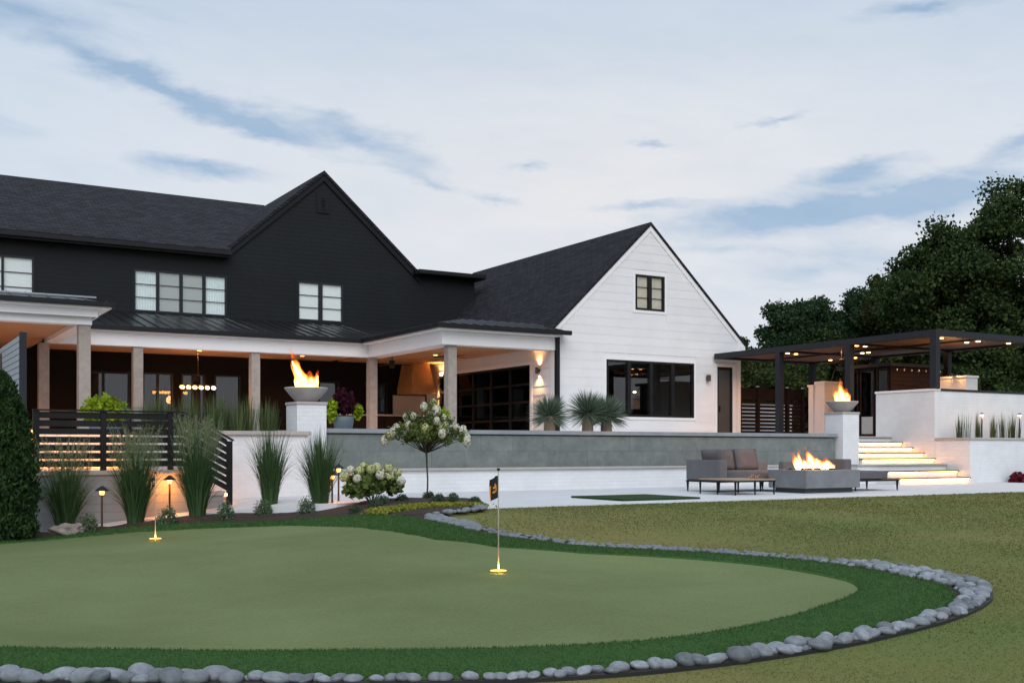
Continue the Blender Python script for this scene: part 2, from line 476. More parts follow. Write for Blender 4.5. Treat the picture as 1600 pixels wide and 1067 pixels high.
def leaf_mat(name, c, k=.35, rough=.6, back=.25, var=None, vs=.5):
    m = mk(name, c, rough, spec=.12, island=k, var=var, vscale=vs)
    nt = m.node_tree; b = nt.nodes['Principled BSDF']; o = nt.nodes['Material Output']
    t = nt.nodes.new('ShaderNodeBsdfTranslucent')
    nt.links.new(b.inputs['Base Color'].links[0].from_socket, t.inputs[0])
    mx = nt.nodes.new('ShaderNodeMixShader'); mx.inputs[0].default_value = back
    nt.links.new(b.outputs[0], mx.inputs[1]); nt.links.new(t.outputs[0], mx.inputs[2]); nt.links.new(mx.outputs[0], o.inputs[0])
    return m


M['leaf_a'] = leaf_mat('leaf_a', (.026, .048, .018), .35, var=(.058, .090, .026), vs=.7)
M['leaf_b'] = leaf_mat('leaf_b', (.020, .044, .020), .35, var=(.044, .080, .034), vs=.7)
M['leaf_c'] = leaf_mat('leaf_c', (.034, .050, .015), .35, var=(.066, .088, .024), vs=.7)
M['leaf_lime'] = leaf_mat('leaf_lime', (.24, .33, .014), .4)
M['leaf_yellow'] = leaf_mat('leaf_yellow', (.23, .235, .035), .4)
M['leaf_purple'] = leaf_mat('leaf_purple', (.040, .006, .014), .5)
M['leaf_red'] = leaf_mat('leaf_red', (.14, .014, .026), .5)
M['leaf_hyd'] = leaf_mat('leaf_hyd', (.110, .150, .040), .5)
M['petal'] = leaf_mat('petal', (.70, .68, .54), .2, .7)
M['petal_g'] = leaf_mat('petal_g', (.54, .56, .26), .2, .7)
M['miscanthus'] = leaf_mat('miscanthus', (.060, .112, .042), .45)
M['plume'] = leaf_mat('plume', (.17, .20, .105), .3)
M['horsetail'] = leaf_mat('horsetail', (.085, .115, .045), .45)
M['yucca'] = leaf_mat('yucca', (.125, .170, .115), .5)
M['arbor'] = leaf_mat('arbor', (.022, .052, .018), .5, var=(.048, .090, .028), vs=4.0)
M['sage'] = leaf_mat('sage', (.11, .17, .09), .4)
M['dome'] = leaf_mat('dome', (.075, .11, .065), .35)
M['fringe_blade'] = leaf_mat('fringe_blade', (.066, .138, .042), .3, back=.4)
M['lawn_blade'] = leaf_mat('lawn_blade', (.206, .186, .068), .10, var=(.128, .164, .047), vs=.30, back=.55)


def flame_mat():
    m = bpy.data.materials.new('flame'); m.use_nodes = True
    nt = m.node_tree; nt.nodes.clear(); L = nt.links
    o = nt.nodes.new('ShaderNodeOutputMaterial')
    at = nt.nodes.new('ShaderNodeAttribute'); at.attribute_name = 'fire_level'
    rp = nt.nodes.new('ShaderNodeValToRGB')
    cr = rp.color_ramp
    cr.elements[0].position = 0; cr.elements[0].color = (1, .14, .015, 1)
    cr.elements[1].position = 1; cr.elements[1].color = (1, .62, .26, 1)
    for p, c in ((.3, (1, .26, .04, 1)), (.6, (1, .44, .11, 1))):
        e = cr.elements.new(p); e.color = c
    L.new(at.outputs['Fac'], rp.inputs[0])
    st = nt.nodes.new('ShaderNodeMapRange'); st.inputs['To Min'].default_value = .9; st.inputs['To Max'].default_value = 15
    L.new(at.outputs['Fac'], st.inputs['Value'])
    em = nt.nodes.new('ShaderNodeEmission'); L.new(rp.outputs[0], em.inputs[0]); L.new(st.outputs[0], em.inputs[1])
    tr = nt.nodes.new('ShaderNodeBsdfTransparent')
    tc = nt.nodes.new('ShaderNodeTexCoord')
    n = nt.nodes.new('ShaderNodeTexNoise'); n.inputs['Scale'].default_value = 9; n.inputs['Detail'].default_value = 4
    L.new(tc.outputs['Object'], n.inputs['Vector'])
    a = S(nt, n.outputs['Fac']) * 1.5 + S(nt, at.outputs['Fac']) * .75 - .62
    a = a.op('MAXIMUM', 0.0).op('MINIMUM', .85)
    mx = nt.nodes.new('ShaderNodeMixShader')
    L.new(a.k, mx.inputs[0]); L.new(tr.outputs[0], mx.inputs[1]); L.new(em.outputs[0], mx.inputs[2])
    L.new(mx.outputs[0], o.inputs[0])
    return m


M['flame'] = flame_mat()
# ------------------------------------------------------------------ the ground
def grid_axis(lo, a, b, hi, step):
    l = list(np.geomspace(1, a - lo + 1, 10)[::-1]); left = [a + 1 - t for t in l][:-1]
    r = [b - 1 + t for t in np.geomspace(1, hi - b + 1, 10)][1:]
    return left + list(np.arange(a, b + 1e-6, step)) + r


def make_ground():
    us, vs = grid_axis(-500, -12, 34, 700, .28), grid_axis(-400, -6, 22, 900, .28)
    def dip(u, v):
        r = math.hypot(u - CEN[0], v - CEN[1]); k = int((math.atan2(v - CEN[1], u - CEN[0]) + math.pi) / (2 * math.pi) * NT) % NT
        return .22 if r < R_GRN[k] - .32 else 0.0
    V = [(u, v, ground_z(u, v) - .016 - dip(u, v)) for v in vs for u in us]
    n = len(us)
    F = [(j * n + i, j * n + i + 1, (j + 1) * n + i + 1, (j + 1) * n + i) for j in range(len(vs) - 1) for i in range(n - 1)]
    o = raw_mesh('lawn', np.array(V), np.array(F), M['lawn'], smooth=True)
    struct(o)



# outlines in plan, read off as ground positions: outer line of the stones, outer line of the fringe, edge of the green
CEN = (4.0, 10.8)
OUT_L = [(0.53, 7.03), (1.04, 6.74), (1.66, 6.33), (2.28, 5.96), (2.76, 5.7), (3.26, 5.46), (4.01, 5.24), (5.0, 5.16), (6.34, 5.28), (7.34, 5.52), (8.1, 5.85), (8.62, 6.24), (8.96, 6.9), (9.0, 7.54), (8.85, 8.25), (8.61, 8.95), (8.28, 9.63), (7.85, 10.24), (7.37, 10.82), (7.0, 11.65), (6.88, 12.4), (6.88, 13.12), (6.86, 13.6)]
FRI_L = [(0.50, 7.38), (1.66, 6.66), (2.89, 5.96), (3.39, 5.73), (4.21, 5.54), (5.27, 5.51), (6.68, 5.66), (7.55, 5.90), (8.07, 6.16), (8.40, 6.52), (8.58, 7.26), (8.52, 8.04), (8.29, 8.71), (7.94, 9.4), (7.56, 9.95), (7.10, 10.6), (6.75, 11.42), (6.62, 12.17), (6.62, 12.9), (6.60, 13.48)]
FAR_L = [(6.52, 14.45), (6.17, 15.35), (5.8, 16.0), (5.30, 16.45), (4.5, 16.95), (3.62, 17.2), (2.69, 17.2), (1.27, 16.71), (-.6, 15.8), (-2.6, 14.4), (-3.4, 12.6), (-3.0, 10.8), (-1.6, 8.9)]
GRN_L = [(0.61, 8.08), (1.54, 7.46), (2.6, 6.79), (3.31, 6.40), (3.88, 6.14), (4.5, 5.96), (5.01, 5.93), (5.69, 6.02), (6.6, 6.30), (7.24, 6.55), (7.59, 6.77), (7.85, 7.12), (7.93, 7.55), (7.84, 8.23), (7.58, 8.94), (6.88, 9.93), (6.30, 10.89), (6.02, 11.89), (5.98, 12.63), (5.88, 13.4), (5.68, 14.41), (5.38, 15.24), (4.95, 15.67), (4.30, 16.3), (3.53, 16.65), (2.64, 16.63), (1.24, 15.98), (-.4, 15.1), (-2.1, 13.9), (-2.8, 12.6), (-2.4, 11.0), (-1.2, 9.4)]


def polar(L):
    a = np.array([math.atan2(p[1] - CEN[1], p[0] - CEN[0]) for p in L]); r = np.array([math.hypot(p[1] - CEN[1], p[0] - CEN[0]) for p in L])
    i = np.argsort(a); a, r = a[i], r[i]
    a = np.concatenate([a - 2 * math.pi, a, a + 2 * math.pi]); r = np.concatenate([r, r, r])
    th = np.linspace(-math.pi, math.pi, 361)[:-1]
    q = np.interp(th, a, r)
    k = np.array([1, 2, 3, 2, 1]) / 9.0
    return th, np.convolve(np.concatenate([q[-2:], q, q[:2]]), k, 'valid')


def nearer(L, k): return [(u * k, v * k) if v < 7.6 else (u, v) for u, v in L]
GRN_L = nearer(GRN_L, .988)
FRI_L = [(u * .962, v * .962) if v < 6.4 else ((u * .985, v * .985) if v < 7.6 else (u, v)) for u, v in FRI_L]
TH, R_GRN = polar(GRN_L)
_, R_FRI = polar(FRI_L + FAR_L)
_, R_OUT = polar(OUT_L + FAR_L)
R_FRI = np.maximum(R_FRI, R_GRN + .2)
NT = len(TH)
TA = math.atan2(OUT_L[0][1] - CEN[1], OUT_L[0][0] - CEN[0]); TB = math.atan2(OUT_L[-1][1] - CEN[1], OUT_L[-1][0] - CEN[0])


make_ground()


def pol(r, k): return CEN[0] + r * math.cos(TH[k % NT]), CEN[1] + r * math.sin(TH[k % NT])


def swell(u, v):
    """gentle contours of the putting surface"""
    return .05 * math.sin(.75 * u + .55 * v + 1.0) * math.sin(.5 * v - .3 * u) + .028 * math.sin(1.3 * u - .5 * v)


def surf(u, v, lift):
    return (u, v, ground_z(u, v) + lift)


def ring_mesh(name, mat, radii, lifts, closed_centre=False):
    V, F = [], []
    if closed_centre: V.append(surf(*CEN, lifts[0] + swell(*CEN)))
    base = len(V)
    for r, l in zip(radii, lifts):
        for k in range(NT):
            u, v = pol(r[k], k); w = l(u, v) if callable(l) else l
            V.append(surf(u, v, w))
    if closed_centre: F += [(0, base + k, base + (k + 1) % NT) for k in range(NT)]
    for i in range(len(radii) - 1):
        for k in range(NT):
            F.append((base + i * NT + k, base + (i + 1) * NT + k, base + (i + 1) * NT + (k + 1) % NT, base + i * NT + (k + 1) % NT))
    mb = MB(); mb.v, mb.f = V, F
    return struct(mb.build(name, mat, smooth=True))


fade = lambda t: ss((1 - t) * 5)
ts = [i / 28 for i in range(1, 29)]
green = ring_mesh('putting_green', M['green'], [R_GRN * t for t in ts], [(lambda u, v, t=t: .016 + swell(u, v) * fade(t)) for t in ts], False)
# close the middle of the green
_mid = MB(); _mid.v = [surf(*pol(R_GRN[k] * ts[0], k), .016 + swell(*pol(R_GRN[k] * ts[0], k))) for k in range(NT)]; _mid.f = [tuple(range(NT))]
_o = _mid.build('putting_green_centre', M['green']); _o.parent = green; _o.name = 'centre'
ring_mesh('fringe_turf', M['fringe'], [R_GRN - .004, R_GRN, R_GRN + .05, R_GRN * .5 + R_FRI * .5, R_FRI - .04, R_FRI, R_FRI + .01], [.005, .022, .028, .030, .026, .016, -.05])
ring_mesh('stone_bed', M['mulch'], [R_FRI - .02, R_FRI + .02, R_OUT], [.0, .006, .006])
# black edging strip outside the stones
arc = [k for k in range(NT) if TA - .25 < TH[k] < TB]
mb = MB()
for i, k in enumerate(arc):
    a, b = pol(R_OUT[k] + .005, k), pol(R_OUT[k] + .025, k)
    mb.v += [surf(*a, -.03), surf(*a, .008), surf(*b, .008), surf(*b, -.03)]
    if i: n = 4 * i; mb.f += [(n - 4 + j, n - 4 + (j + 1) % 4, n + (j + 1) % 4, n + j) for j in range(4)]
tag(mb.build('edging_strip', M['edging']), 'thin black metal edging strip outside the row of pebbles', 'edging')


def inside(P, poly):
    x, y = P[:, 0], P[:, 1]; c = np.zeros(len(P), bool); n = len(poly)
    for i in range(n):
        x0, y0 = poly[i]; x1, y1 = poly[(i + 1) % n]
        if y0 == y1: continue
        h = ((y0 > y) != (y1 > y)) & (x < (x1 - x0) * (y - y0) / (y1 - y0) + x0)
        c ^= h
    return c


gz_vec = np.vectorize(ground_z, otypes=[float])


def blades(name, P, Z, hmin, hmax, wid, lean, mat, grow=0.0):
    """one triangle-pair blade at every point of P"""
    n = len(P); d = np.hypot(P[:, 0], P[:, 1])
    k = 1 + grow * np.maximum(0, d - 7)
    a = rng.uniform(0, 2 * math.pi, n); h = rng.uniform(hmin, hmax, n) * (1 + .3 * grow * np.maximum(0, d - 7)); w = wid * rng.uniform(.7, 1.3, n) * k
    b = rng.uniform(0, 2 * math.pi, n); ln = h * rng.uniform(0, lean, n)
    B = np.stack([P[:, 0], P[:, 1], Z - .008], 1)
    side = np.stack([np.cos(a), np.sin(a), 0 * a], 1) * w[:, None]
    tip = np.stack([np.cos(b) * ln, np.sin(b) * ln, h], 1)
    mid = tip * np.array([.35, .35, .6])
    V = np.stack([B - side, B + side, B + mid + side * .6, B + tip, B + mid - side * .6], 1).reshape(-1, 3)
    i = np.arange(n)[:, None] * 5
    F = np.concatenate([i + np.array([[0, 1, 2]]), i + np.array([[0, 2, 4]]), i + np.array([[4, 2, 3]])])
    return raw_mesh(name, V, F, mat, kind='stuff')


# blades of the longer turf around the green
P = []
kk = rng.integers(0, NT, 260000); tt = rng.uniform(0, 1, 260000)
rr = R_GRN[kk] + (R_FRI[kk] + .015 - R_GRN[kk]) * tt; th = TH[kk] + rng.uniform(0, 2 * math.pi / NT, len(kk))
P = np.stack([CEN[0] + rr * np.cos(th), CEN[1] + rr * np.sin(th)], 1)
d = np.hypot(P[:, 0], P[:, 1])
w = np.minimum(1, (7.2 / d) ** 1.6) * np.clip((R_FRI[kk] - R_GRN[kk]) / .9, .3, 1)
keep = (rng.uniform(0, 1, len(P)) < w) & (P[:, 0] > -1.5)
P = P[keep]
blades('fringe_grass', P, gz_vec(P[:, 0], P[:, 1]) + .026, .014, .027, .0032, 1.0, M['fringe_blade'], .14)
# lawn blades outside the ring, short of the patio
n = 330000
dd = 4.2 * (24 / 4.2) ** rng.uniform(0, 1, n); ang = rng.uniform(R(-2), R(33), n)
X = dd * np.tan(ang); P = np.stack([CA * X + SA * dd, -SA * X + CA * dd], 1)
outer_poly = [pol(R_OUT[k] + .03, k) for k in range(NT)]
ok = ~inside(P, outer_poly) & (P[:, 1] < 14.22)
bed_cut = (P[:, 0] < 7.75) & (P[:, 1] > 13.5)
P = P[ok & ~bed_cut & (P[:, 1] > 1.0)]
patch = np.array([mnoise.noise((p[0] * .6, p[1] * .6, 3.0)) for p in P])
P = P[rng.uniform(-.55, .75, len(P)) < patch + .42]
blades('lawn_grass', P, gz_vec(P[:, 0], P[:, 1]) - .016, .008, .018, .0040, 1.8, M['lawn_blade'], .16)

# ------------------------------------------------------------------ paving, terrace, bed
struct(MB().prism([(8.0, 14.25), (60, 14.25), (60, 19.9), (6.15, 19.9), (6.15, 17.05), (6.7, 16.75), (7.6, 17.3), (9.0, 17.1), (9.05, 16.2), (8.55, 15.1)], 'z', -.25, 0).build('patio', M['concrete']))
mb = MB()
pf = [(1.4, 17.75), (2.4, 17.75), (3.4, 17.72), (4.2, 17.6), (5.0, 17.4), (5.6, 17.1), (6.1, 16.75), (6.6, 16.5), (7.3, 16.6)]
for i, (u, v) in enumerate(pf):
    vb = 19.45
    z = path_z(u) + .004
    mb.v += [(u, v, z), (u, vb, z), (u, v, z - .12), (u, vb, z - .12)]
    if i: n = 4 * i; mb.f += [(n - 4, n, n + 1, n - 3), (n - 2, n, n - 4) if 0 else (n - 4, n - 2, n + 2, n)]
struct(mb.build('path', M['concrete']))
# planting bed
bedP = [(1.2, 17.2), (2.2, 17.75), (3.4, 17.72), (4.2, 17.6), (5.0, 17.4), (5.6, 17.1), (6.1, 16.75), (6.6, 16.5), (7.6, 17.35), (9.0, 17.2), (9.1, 16.3), (8.55, 15.2), (8.05, 14.3), (7.75, 13.75), (7.4, 13.6), (6.86, 13.6), (6.52, 14.45), (6.17, 15.35), (5.8, 16.0), (5.30, 16.45), (4.5, 16.95), (3.62, 17.2), (2.69, 17.2), (1.27, 16.6)]
bm = bmesh.new()
f = bm.faces.new([bm.verts.new((u, v, 0)) for u, v in bedP])
bmesh.ops.triangulate(bm, faces=[f])
for _ in range(4): bmesh.ops.subdivide_edges(bm, edges=[e for e in bm.edges if e.calc_length() > .3], cuts=1, use_grid_fill=True)
for v in bm.verts:
    v.co.z = max(ground_z(v.co.x, v.co.y), -.41 + .0) + .012 + .018 * mnoise.noise(v.co * 4.0) + (.03 if not v.is_boundary else .0)
bmesh.ops.triangulate(bm, faces=bm.faces[:])
me = bpy.data.meshes.new('mulch_bed'); bm.to_mesh(me); bm.free(); me.materials.append(M['mulch'])
o = bpy.data.objects.new('mulch_bed', me); col.objects.link(o); struct(o)


def bed_z(u, v): return max(ground_z(u, v), -.41) + .02


mb = MB().box(-20, 7.6, 20.9, 60, -.5, 1.22).box(7.6, 21.5, 24.2, 60, -.5, 1.22).box(21.5, 45, 21.11, 60, -.5, 1.22)
struct(mb.build('terrace', M['concrete']))

# ------------------------------------------------------------------ raised pool
pool = thing('raised_pool', 'long raised pool with grey-green stone face above a white painted brick basin', 'pool', (14.5, 20.5, 0))
bx('basin_wall', M['white_brick'], pool, 7.4, 21.45, 19.86, 20.2, -.1, .44)
bx('basin_coping', M['coping'], pool, 7.4, 21.45, 19.80, 19.93, .44, .495, .006)
bx('stone_backing', M['dark_void'], pool, 7.71, 21.40, 19.96, 20.3, .495, 1.16)
tw = 13.69 / 18
tile = None
for r_ in range(2):
    off = 0 if r_ == 0 else tw / 2
    x = 7.71
    xs = [7.71] + [7.71 + off + tw * i for i in range(0 if off else 1, 19)]
    xs = [q for q in xs if q < 21.38] + [21.40]
    for a, b in zip(xs[:-1], xs[1:]):
        z0 = .497 + r_ * .328
        bx('stone_tile', M['stone_tile'], pool, a + .0012, b - .0012, 19.92 + random.uniform(-.003, .003), 19.97, z0, z0 + .326, .002, seg=1)
bx('end_face', M['stone_tile'], pool, 21.403, 21.43, 19.93, 20.6, .497, 1.15)
bx('coping', M['pool_edge'], pool, 7.71, 21.46, 19.86, 20.16, 1.178, 1.265, .008)
bx('rear_wall', M['white_brick'], pool, 7.71, 21.46, 23.9, 24.2, -.1, 1.215)
struct(bx('pool_water', M['water'], None, 7.71, 21.44, 20.16, 23.9, 1.0, 1.235))

# ------------------------------------------------------------------ fire pillars and bowls
def flame(parent, tongues, name='flame', seed=0):
    """tongues: (x, y, z, height, radius, lean_x, lean_y) in world; hottest low in the body"""
    rg = random.Random(seed)
    mb = MB(); heat = []
    top = max(t[2] + t[3] for t in tongues); bot = min(t[2] for t in tongues)
    shells = [(x, y, z, h * kh, r * kr, lx * kh ** 1.3, ly * kh ** 1.3, dh) for (x, y, z, h, r, lx, ly) in tongues for kh, kr, dh in ((1.0, 1.0, -.42), (.86, .74, -.12), (.70, .52, .38))]
    for (x, y, z, h, r, lx, ly, dh) in shells:
        n, m = 12, 14
        ph = rg.uniform(0, 6.28)
        for i in range(m + 1):
            t = i / m
            rad = r * (0.55 + 1.0 * t) * (1 - t) ** .8 * 1.25 if t < 1 else 0.001
            rad = max(rad, .001)
            cx = x + lx * t ** 1.3 + .16 * h * t * math.sin(ph + 5.2 * t) * .5; cy = y + ly * t ** 1.3 + .06 * h * t * math.cos(ph + 4 * t)
            for k in range(n):
                a = 2 * math.pi * k / n
                q = rad * (1 + .35 * mnoise.noise(Vector((math.cos(a) * 1.6 + ph, math.sin(a) * 1.6, t * 4.5 + seed))))
                mb.v.append((cx + q * math.cos(a), cy + q * math.sin(a), z + h * t + .10 * r * mnoise.noise(Vector((a, t * 6, ph)))))
                heat.append(clip(1.05 + dh - .95 * t ** 1.15, 0, 1))
        b = len(mb.v) - (m + 1) * n
        mb.f += [(b + i * n + k, b + i * n + (k + 1) % n, b + (i + 1) * n + (k + 1) % n, b + (i + 1) * n + k) for i in range(m) for k in range(n)]
    o = mb.build(name, M['flame'], parent, smooth=True)
    at = o.data.attributes.new('fire_level', 'FLOAT', 'POINT'); at.data.foreach_set('value', heat)
    return o


def fire_pillar(x0, y0, zb, ztop, label_p, label_b, tong, seed, energy):
    cx, cy = x0 + .29, y0 + .30
    t = thing('fire_pillar', label_p, 'pillar', (cx, cy, zb), 'brick pillars with fire bowls')
    bx('shaft', M['white_brick'], t, x0, x0 + .58, y0, y0 + .60, zb, ztop - .055)
    bx('cap', M['coping'], t, x0 - .02, x0 + .60, y0 - .02, y0 + .62, ztop - .055, ztop, .006)
    b = thing('fire_bowl', label_b, 'fire bowl', (cx, cy, ztop), 'fire bowls on brick pillars')
    prof = [(.17, 0), (.19, .004), (.235, .05), (.30, .12), (.385, .225), (.408, .258), (.412, .270), (.400, .278), (.375, .275), (.365, .262), (.30, .235)]
    MB().lathe(prof, (cx, cy, ztop), 48).build('bowl', M['bowl'], b, smooth=True)
    MB().lathe([(.001, .24), (.2, .243), (.30, .236)], (cx, cy, ztop), 24, False).build('lava_rock', M['lava'], b)
    flame(b, [(cx + dx, cy + dy, ztop + .235, h, r, lx, ly) for dx, dy, h, r, lx, ly in tong], seed=seed)
    lamp('fire_light', b, (cx, cy, ztop + .5), energy * 1.5, (1, .5, .18), size=.12)
    return t


fire_pillar(7.13, 19.80, -.3, 1.76, 'white painted brick pillar between the ornamental grass planter and the pool', 'grey bowl with tall leaning flame, on the pillar by the ornamental grasses',
            [(.0, .0, .50, .15, -.16, .09), (-.05, .02, .80, .115, -.26, .15), (.09, -.05, .36, .13, -.02, .0), (.15, -.06, .40, .06, .06, -.05), (-.12, .05, .40, .09, -.1, .05), (.03, -.03, .25, .20, -.03, 0), (.12, -.02, .2, .13, .02, 0)], 3, 30)
fire_pillar(21.49, 19.72, .30, 1.82, 'white painted brick pillar beside the lit steps', 'grey bowl with short flame, on the pillar beside the lit steps',
            [(.0, .0, .50, .17, -.05, .03), (-.08, .03, .40, .10, -.12, .07), (.10, -.05, .38, .12, .02, .0), (.0, .02, .62, .09, -.02, .03), (.0, 0, .26, .20, 0, 0)], 11, 30)

# ------------------------------------------------------------------ steps with light strips under the nosings
def step(parent, x0, x1, y, depth, z0, z1, lit, drop=0.0, strip='led'):
    """one step climbing towards +y: riser at y from z0 to z1, tread on top"""
    s = bx('step', M['white_brick'], parent, x0, x1, y, y + depth, z0, z1 - .04)
    bx('tread', M['coping_dark'], s, x0 - .015, x1 + .015 if not drop else x1, y - .045, y + depth - .046, z1 - .04, z1, .004, seg=1)
    if lit: bx('light_strip', M[strip], s, x0 + .03, x1 - .03, y - .022, y - .006, z1 - .053, z1 - .0405)
    return s


rs = thing('stone_steps', 'wide steps with glowing risers climbing to the pergola terrace', 'steps', (23.4, 19.8, 0))
zs = [0, .16, .33]
step(rs, 22.2, 24.85, 18.55, .8, -.05, .16, True)
step(rs, 22.2, 24.85, 18.91, .5, .125, .33, True)
lz = bx('landing', M['white_brick'], rs, 21.50, 24.85, 19.27, 19.9, -.05, .45)
bx('tread', M['coping'], lz, 21.46, 24.85, 19.22, 19.62, .45, .495, .006)
zz = [.495, .64, .785, .93, 1.075]
for i in range(4): step(rs, 22.09, 24.85, 19.63 + .36 * i, .5, zz[i] - .04 if i else .47, zz[i + 1], True)
tp = bx('step', M['white_brick'], rs, 22.09, 24.85, 21.07, 21.109, 1.0, 1.18)
bx('tread', M['coping'], tp, 22.05, 24.85, 21.03, 21.4, 1.185, 1.228, .005)

ls = thing('stone_steps', 'steps with glowing risers behind the black slatted railing', 'steps', (3.2, 19.2, -.4))
bx('landing', M['white_brick'], ls, 1.75, 4.4, 18.36, 19.32, -.5, .46)
for i in range(5):
    step(ls, 1.9, 4.12, 19.3 + .32 * i, .5, .42 + .145 * i, .5 + .145 * (i + 1), True, 0.0, 'led_low')
for i, (u, z) in enumerate([(4.4, .46), (4.74, .30), (5.08, .14)]):
    s = bx('step', M['white_brick'], ls, u - .02, u + .34, 18.36, 19.38, -.45, z - .12)
    bx('tread', M['coping'], s, u - .02, u + .37, 18.36, 19.38, z - .12, z - .08, .004)
    bx('light_strip', M['led_low'], s, u + .345, u + .357, 18.45, 19.3, z - .132, z - .1205)

rw = thing('retaining_wall', 'low grey boarded wall with coping below the black railing', 'wall', (3.3, 18.28, -.5))
bx('wall', M['grey_brick'], rw, 1.6, 4.84, 18.2, 18.355, -.6, .46)
bx('coping', M['coping'], rw, 1.58, 4.86, 18.17, 18.385, .46, .53, .006)
lw = thing('stair_end_wall', 'short low grey wall with cap at the foot of the railing', 'wall', (5.05, 18.28, -.3))
bx('wall', M['grey_brick'], lw, 4.86, 5.28, 18.2, 18.355, -.5, .10)
bx('cap', M['coping'], lw, 4.865, 5.30, 18.17, 18.385, .10, .17, .006)
wl = thing('wall_light', 'tiny round lit lamp on the end of the low stair wall', 'lamp', (5.30, 18.2, .11))
MB().lathe([(.018, 0), (.028, .012), (.028, .04), (.018, .052)], (5.325, 18.24, .085), 14).build('bulb', M['bulb'], wl, smooth=True)
bx('bracket', M['black_metal'], wl, 5.28, 5.302, 18.22, 18.26, .09, .13)

# black slatted railing
rl = thing('slatted_railing', 'black horizontal slat railing stepping down beside the stairs', 'railing', (3.9, 18.27, .5))
for u, z0, z1 in ((2.41, .53, 1.46), (3.39, .53, 1.46), (4.43, .53, 1.46), (5.40, -.06, 1.0), (2.36, -.42, .53)):
    bx('post', M['black_metal'], rl, u - .045, u + .045, 18.235, 18.315, z0, z1, .004)
bx('top_rail', M['black_metal'], rl, 2.36, 4.62, 18.21, 18.34, 1.455, 1.48, .004)
bar = lambda a, b, za, zb, y0, y1, h: MB().hexa([(a, y0, za), (b, y0, zb), (b, y1, zb), (a, y1, za)], [(a, y0, za + h), (b, y0, zb + h), (b, y1, zb + h), (a, y1, za + h)])
bar(4.62, 5.46, 1.455, 1.0, 18.21, 18.34, .025).build('top_rail', M['black_metal'], rl)
for k in range(7):
    z = 1.43 - .126 * k - .086
    for a, b in ((2.455, 3.345), (3.435, 4.385)):
        bx('slat', M['black_metal'], rl, a, b, 18.255, 18.295, z, z + .094, .003, seg=1)
    bar(4.475, 4.62, z, z, 18.255, 18.295, .094).build('slat', M['black_metal'], rl)
    bar(4.621, 5.357, z, z - .41, 18.255, 18.295, .094).build('slat', M['black_metal'], rl)

# planter wall with coping and glass guard
pw = thing('planter_wall', 'white painted brick planter wall with stone coping beside the stairs', 'planter', (5.7, 20, -.3))
bx('wall', M['white_brick'], pw, 4.15, 7.2, 19.42, 19.58, -.5, 1.12)
bx('coping', M['coping'], pw, 4.12, 7.25, 19.36, 19.72, 1.12, 1.195, .008)
bx('coping', M['coping'], pw, 6.75, 7.12, 19.78, 20.4, 1.14, 1.215, .008)
bx('side_wall', M['white_brick'], pw, 4.15, 4.27, 19.6, 20.9, -.3, 1.20)
bx('soil', M['mulch'], pw, 4.27, 7.12, 19.6, 20.88, .8, 1.09)
gg = thing('glass_guard', 'frameless glass guard panels behind the horsetail reeds', 'glass guard', (5.6, 20.7, 1.1))
for i in range(3):
    bx('glass_panel', M['glass_guard'], gg, 4.15 + i * 1.0, 5.12 + i * 1.0, 20.72, 20.735, 1.1, 1.635)
bx('base_rail', M['charcoal_metal'], gg, 4.12, 7.12, 20.70, 20.755, 1.06, 1.12)

wp = thing('brick_pier', 'white brick pier with cap beside the conifer', 'pier', (2.5, 20.0, -.4))
bx('shaft', M['white_brick'], wp, 1.62, 1.88, 19.34, 20.9, -.5, 1.36)
bx('cap', M['white_trim'], wp, 1.60, 1.90, 19.32, 20.92, 1.36, 1.44, .006)
# ------------------------------------------------------------------ houses
def courses(z0, z1, ex, bounds, holes):
    """board courses between z0 and z1: yields (xa0, xb0, za, xa1, xb1, zb) split round the openings"""
    n = int(math.ceil((z1 - z0) / ex))
    for i in range(n):
        za, zb = z0 + i * ex, min(z0 + (i + 1) * ex, z1)
        la, ra = bounds(za); lb, rb = bounds(zb)
        cut = sorted((h[0], h[1]) for h in holes if h[2] < zb - .02 and h[3] > za + .02)
        segs, a0, a1 = [], la, lb
        for h0, h1 in cut:
            if h0 > max(a0, a1): segs.append((a0, h0, za, a1, h0, zb))
            a0 = a1 = h1
        if ra > a0: segs.append((a0, ra, za, a1, max(rb, a1 + .001), zb))
        for s in segs: yield s


def board(mb, s, y, th=.022):
    """a lapped board on a wall facing -y"""
    a0, b0, za, a1, b1, zb = s
    zb2 = zb + .012
    mb.add([(a0, y - th, za), (b0, y - th, za), (b0, y, za), (a0, y, za), (a1, y - .006, zb2), (b1, y - .006, zb2), (b1, y, zb2), (a1, y, zb2)],
           [(0, 3, 2, 1), (4, 5, 6, 7), (0, 1, 5, 4), (1, 2, 6, 5), (2, 3, 7, 6), (3, 0, 4, 7)])


def swap(mb):
    """mirror a front-wall mesh (x along, -y out) onto a wall facing -x: x <-> y"""
    mb.v = [(y, x, z) for x, y, z in mb.v]; mb.f = [f[::-1] for f in mb.f]; return mb


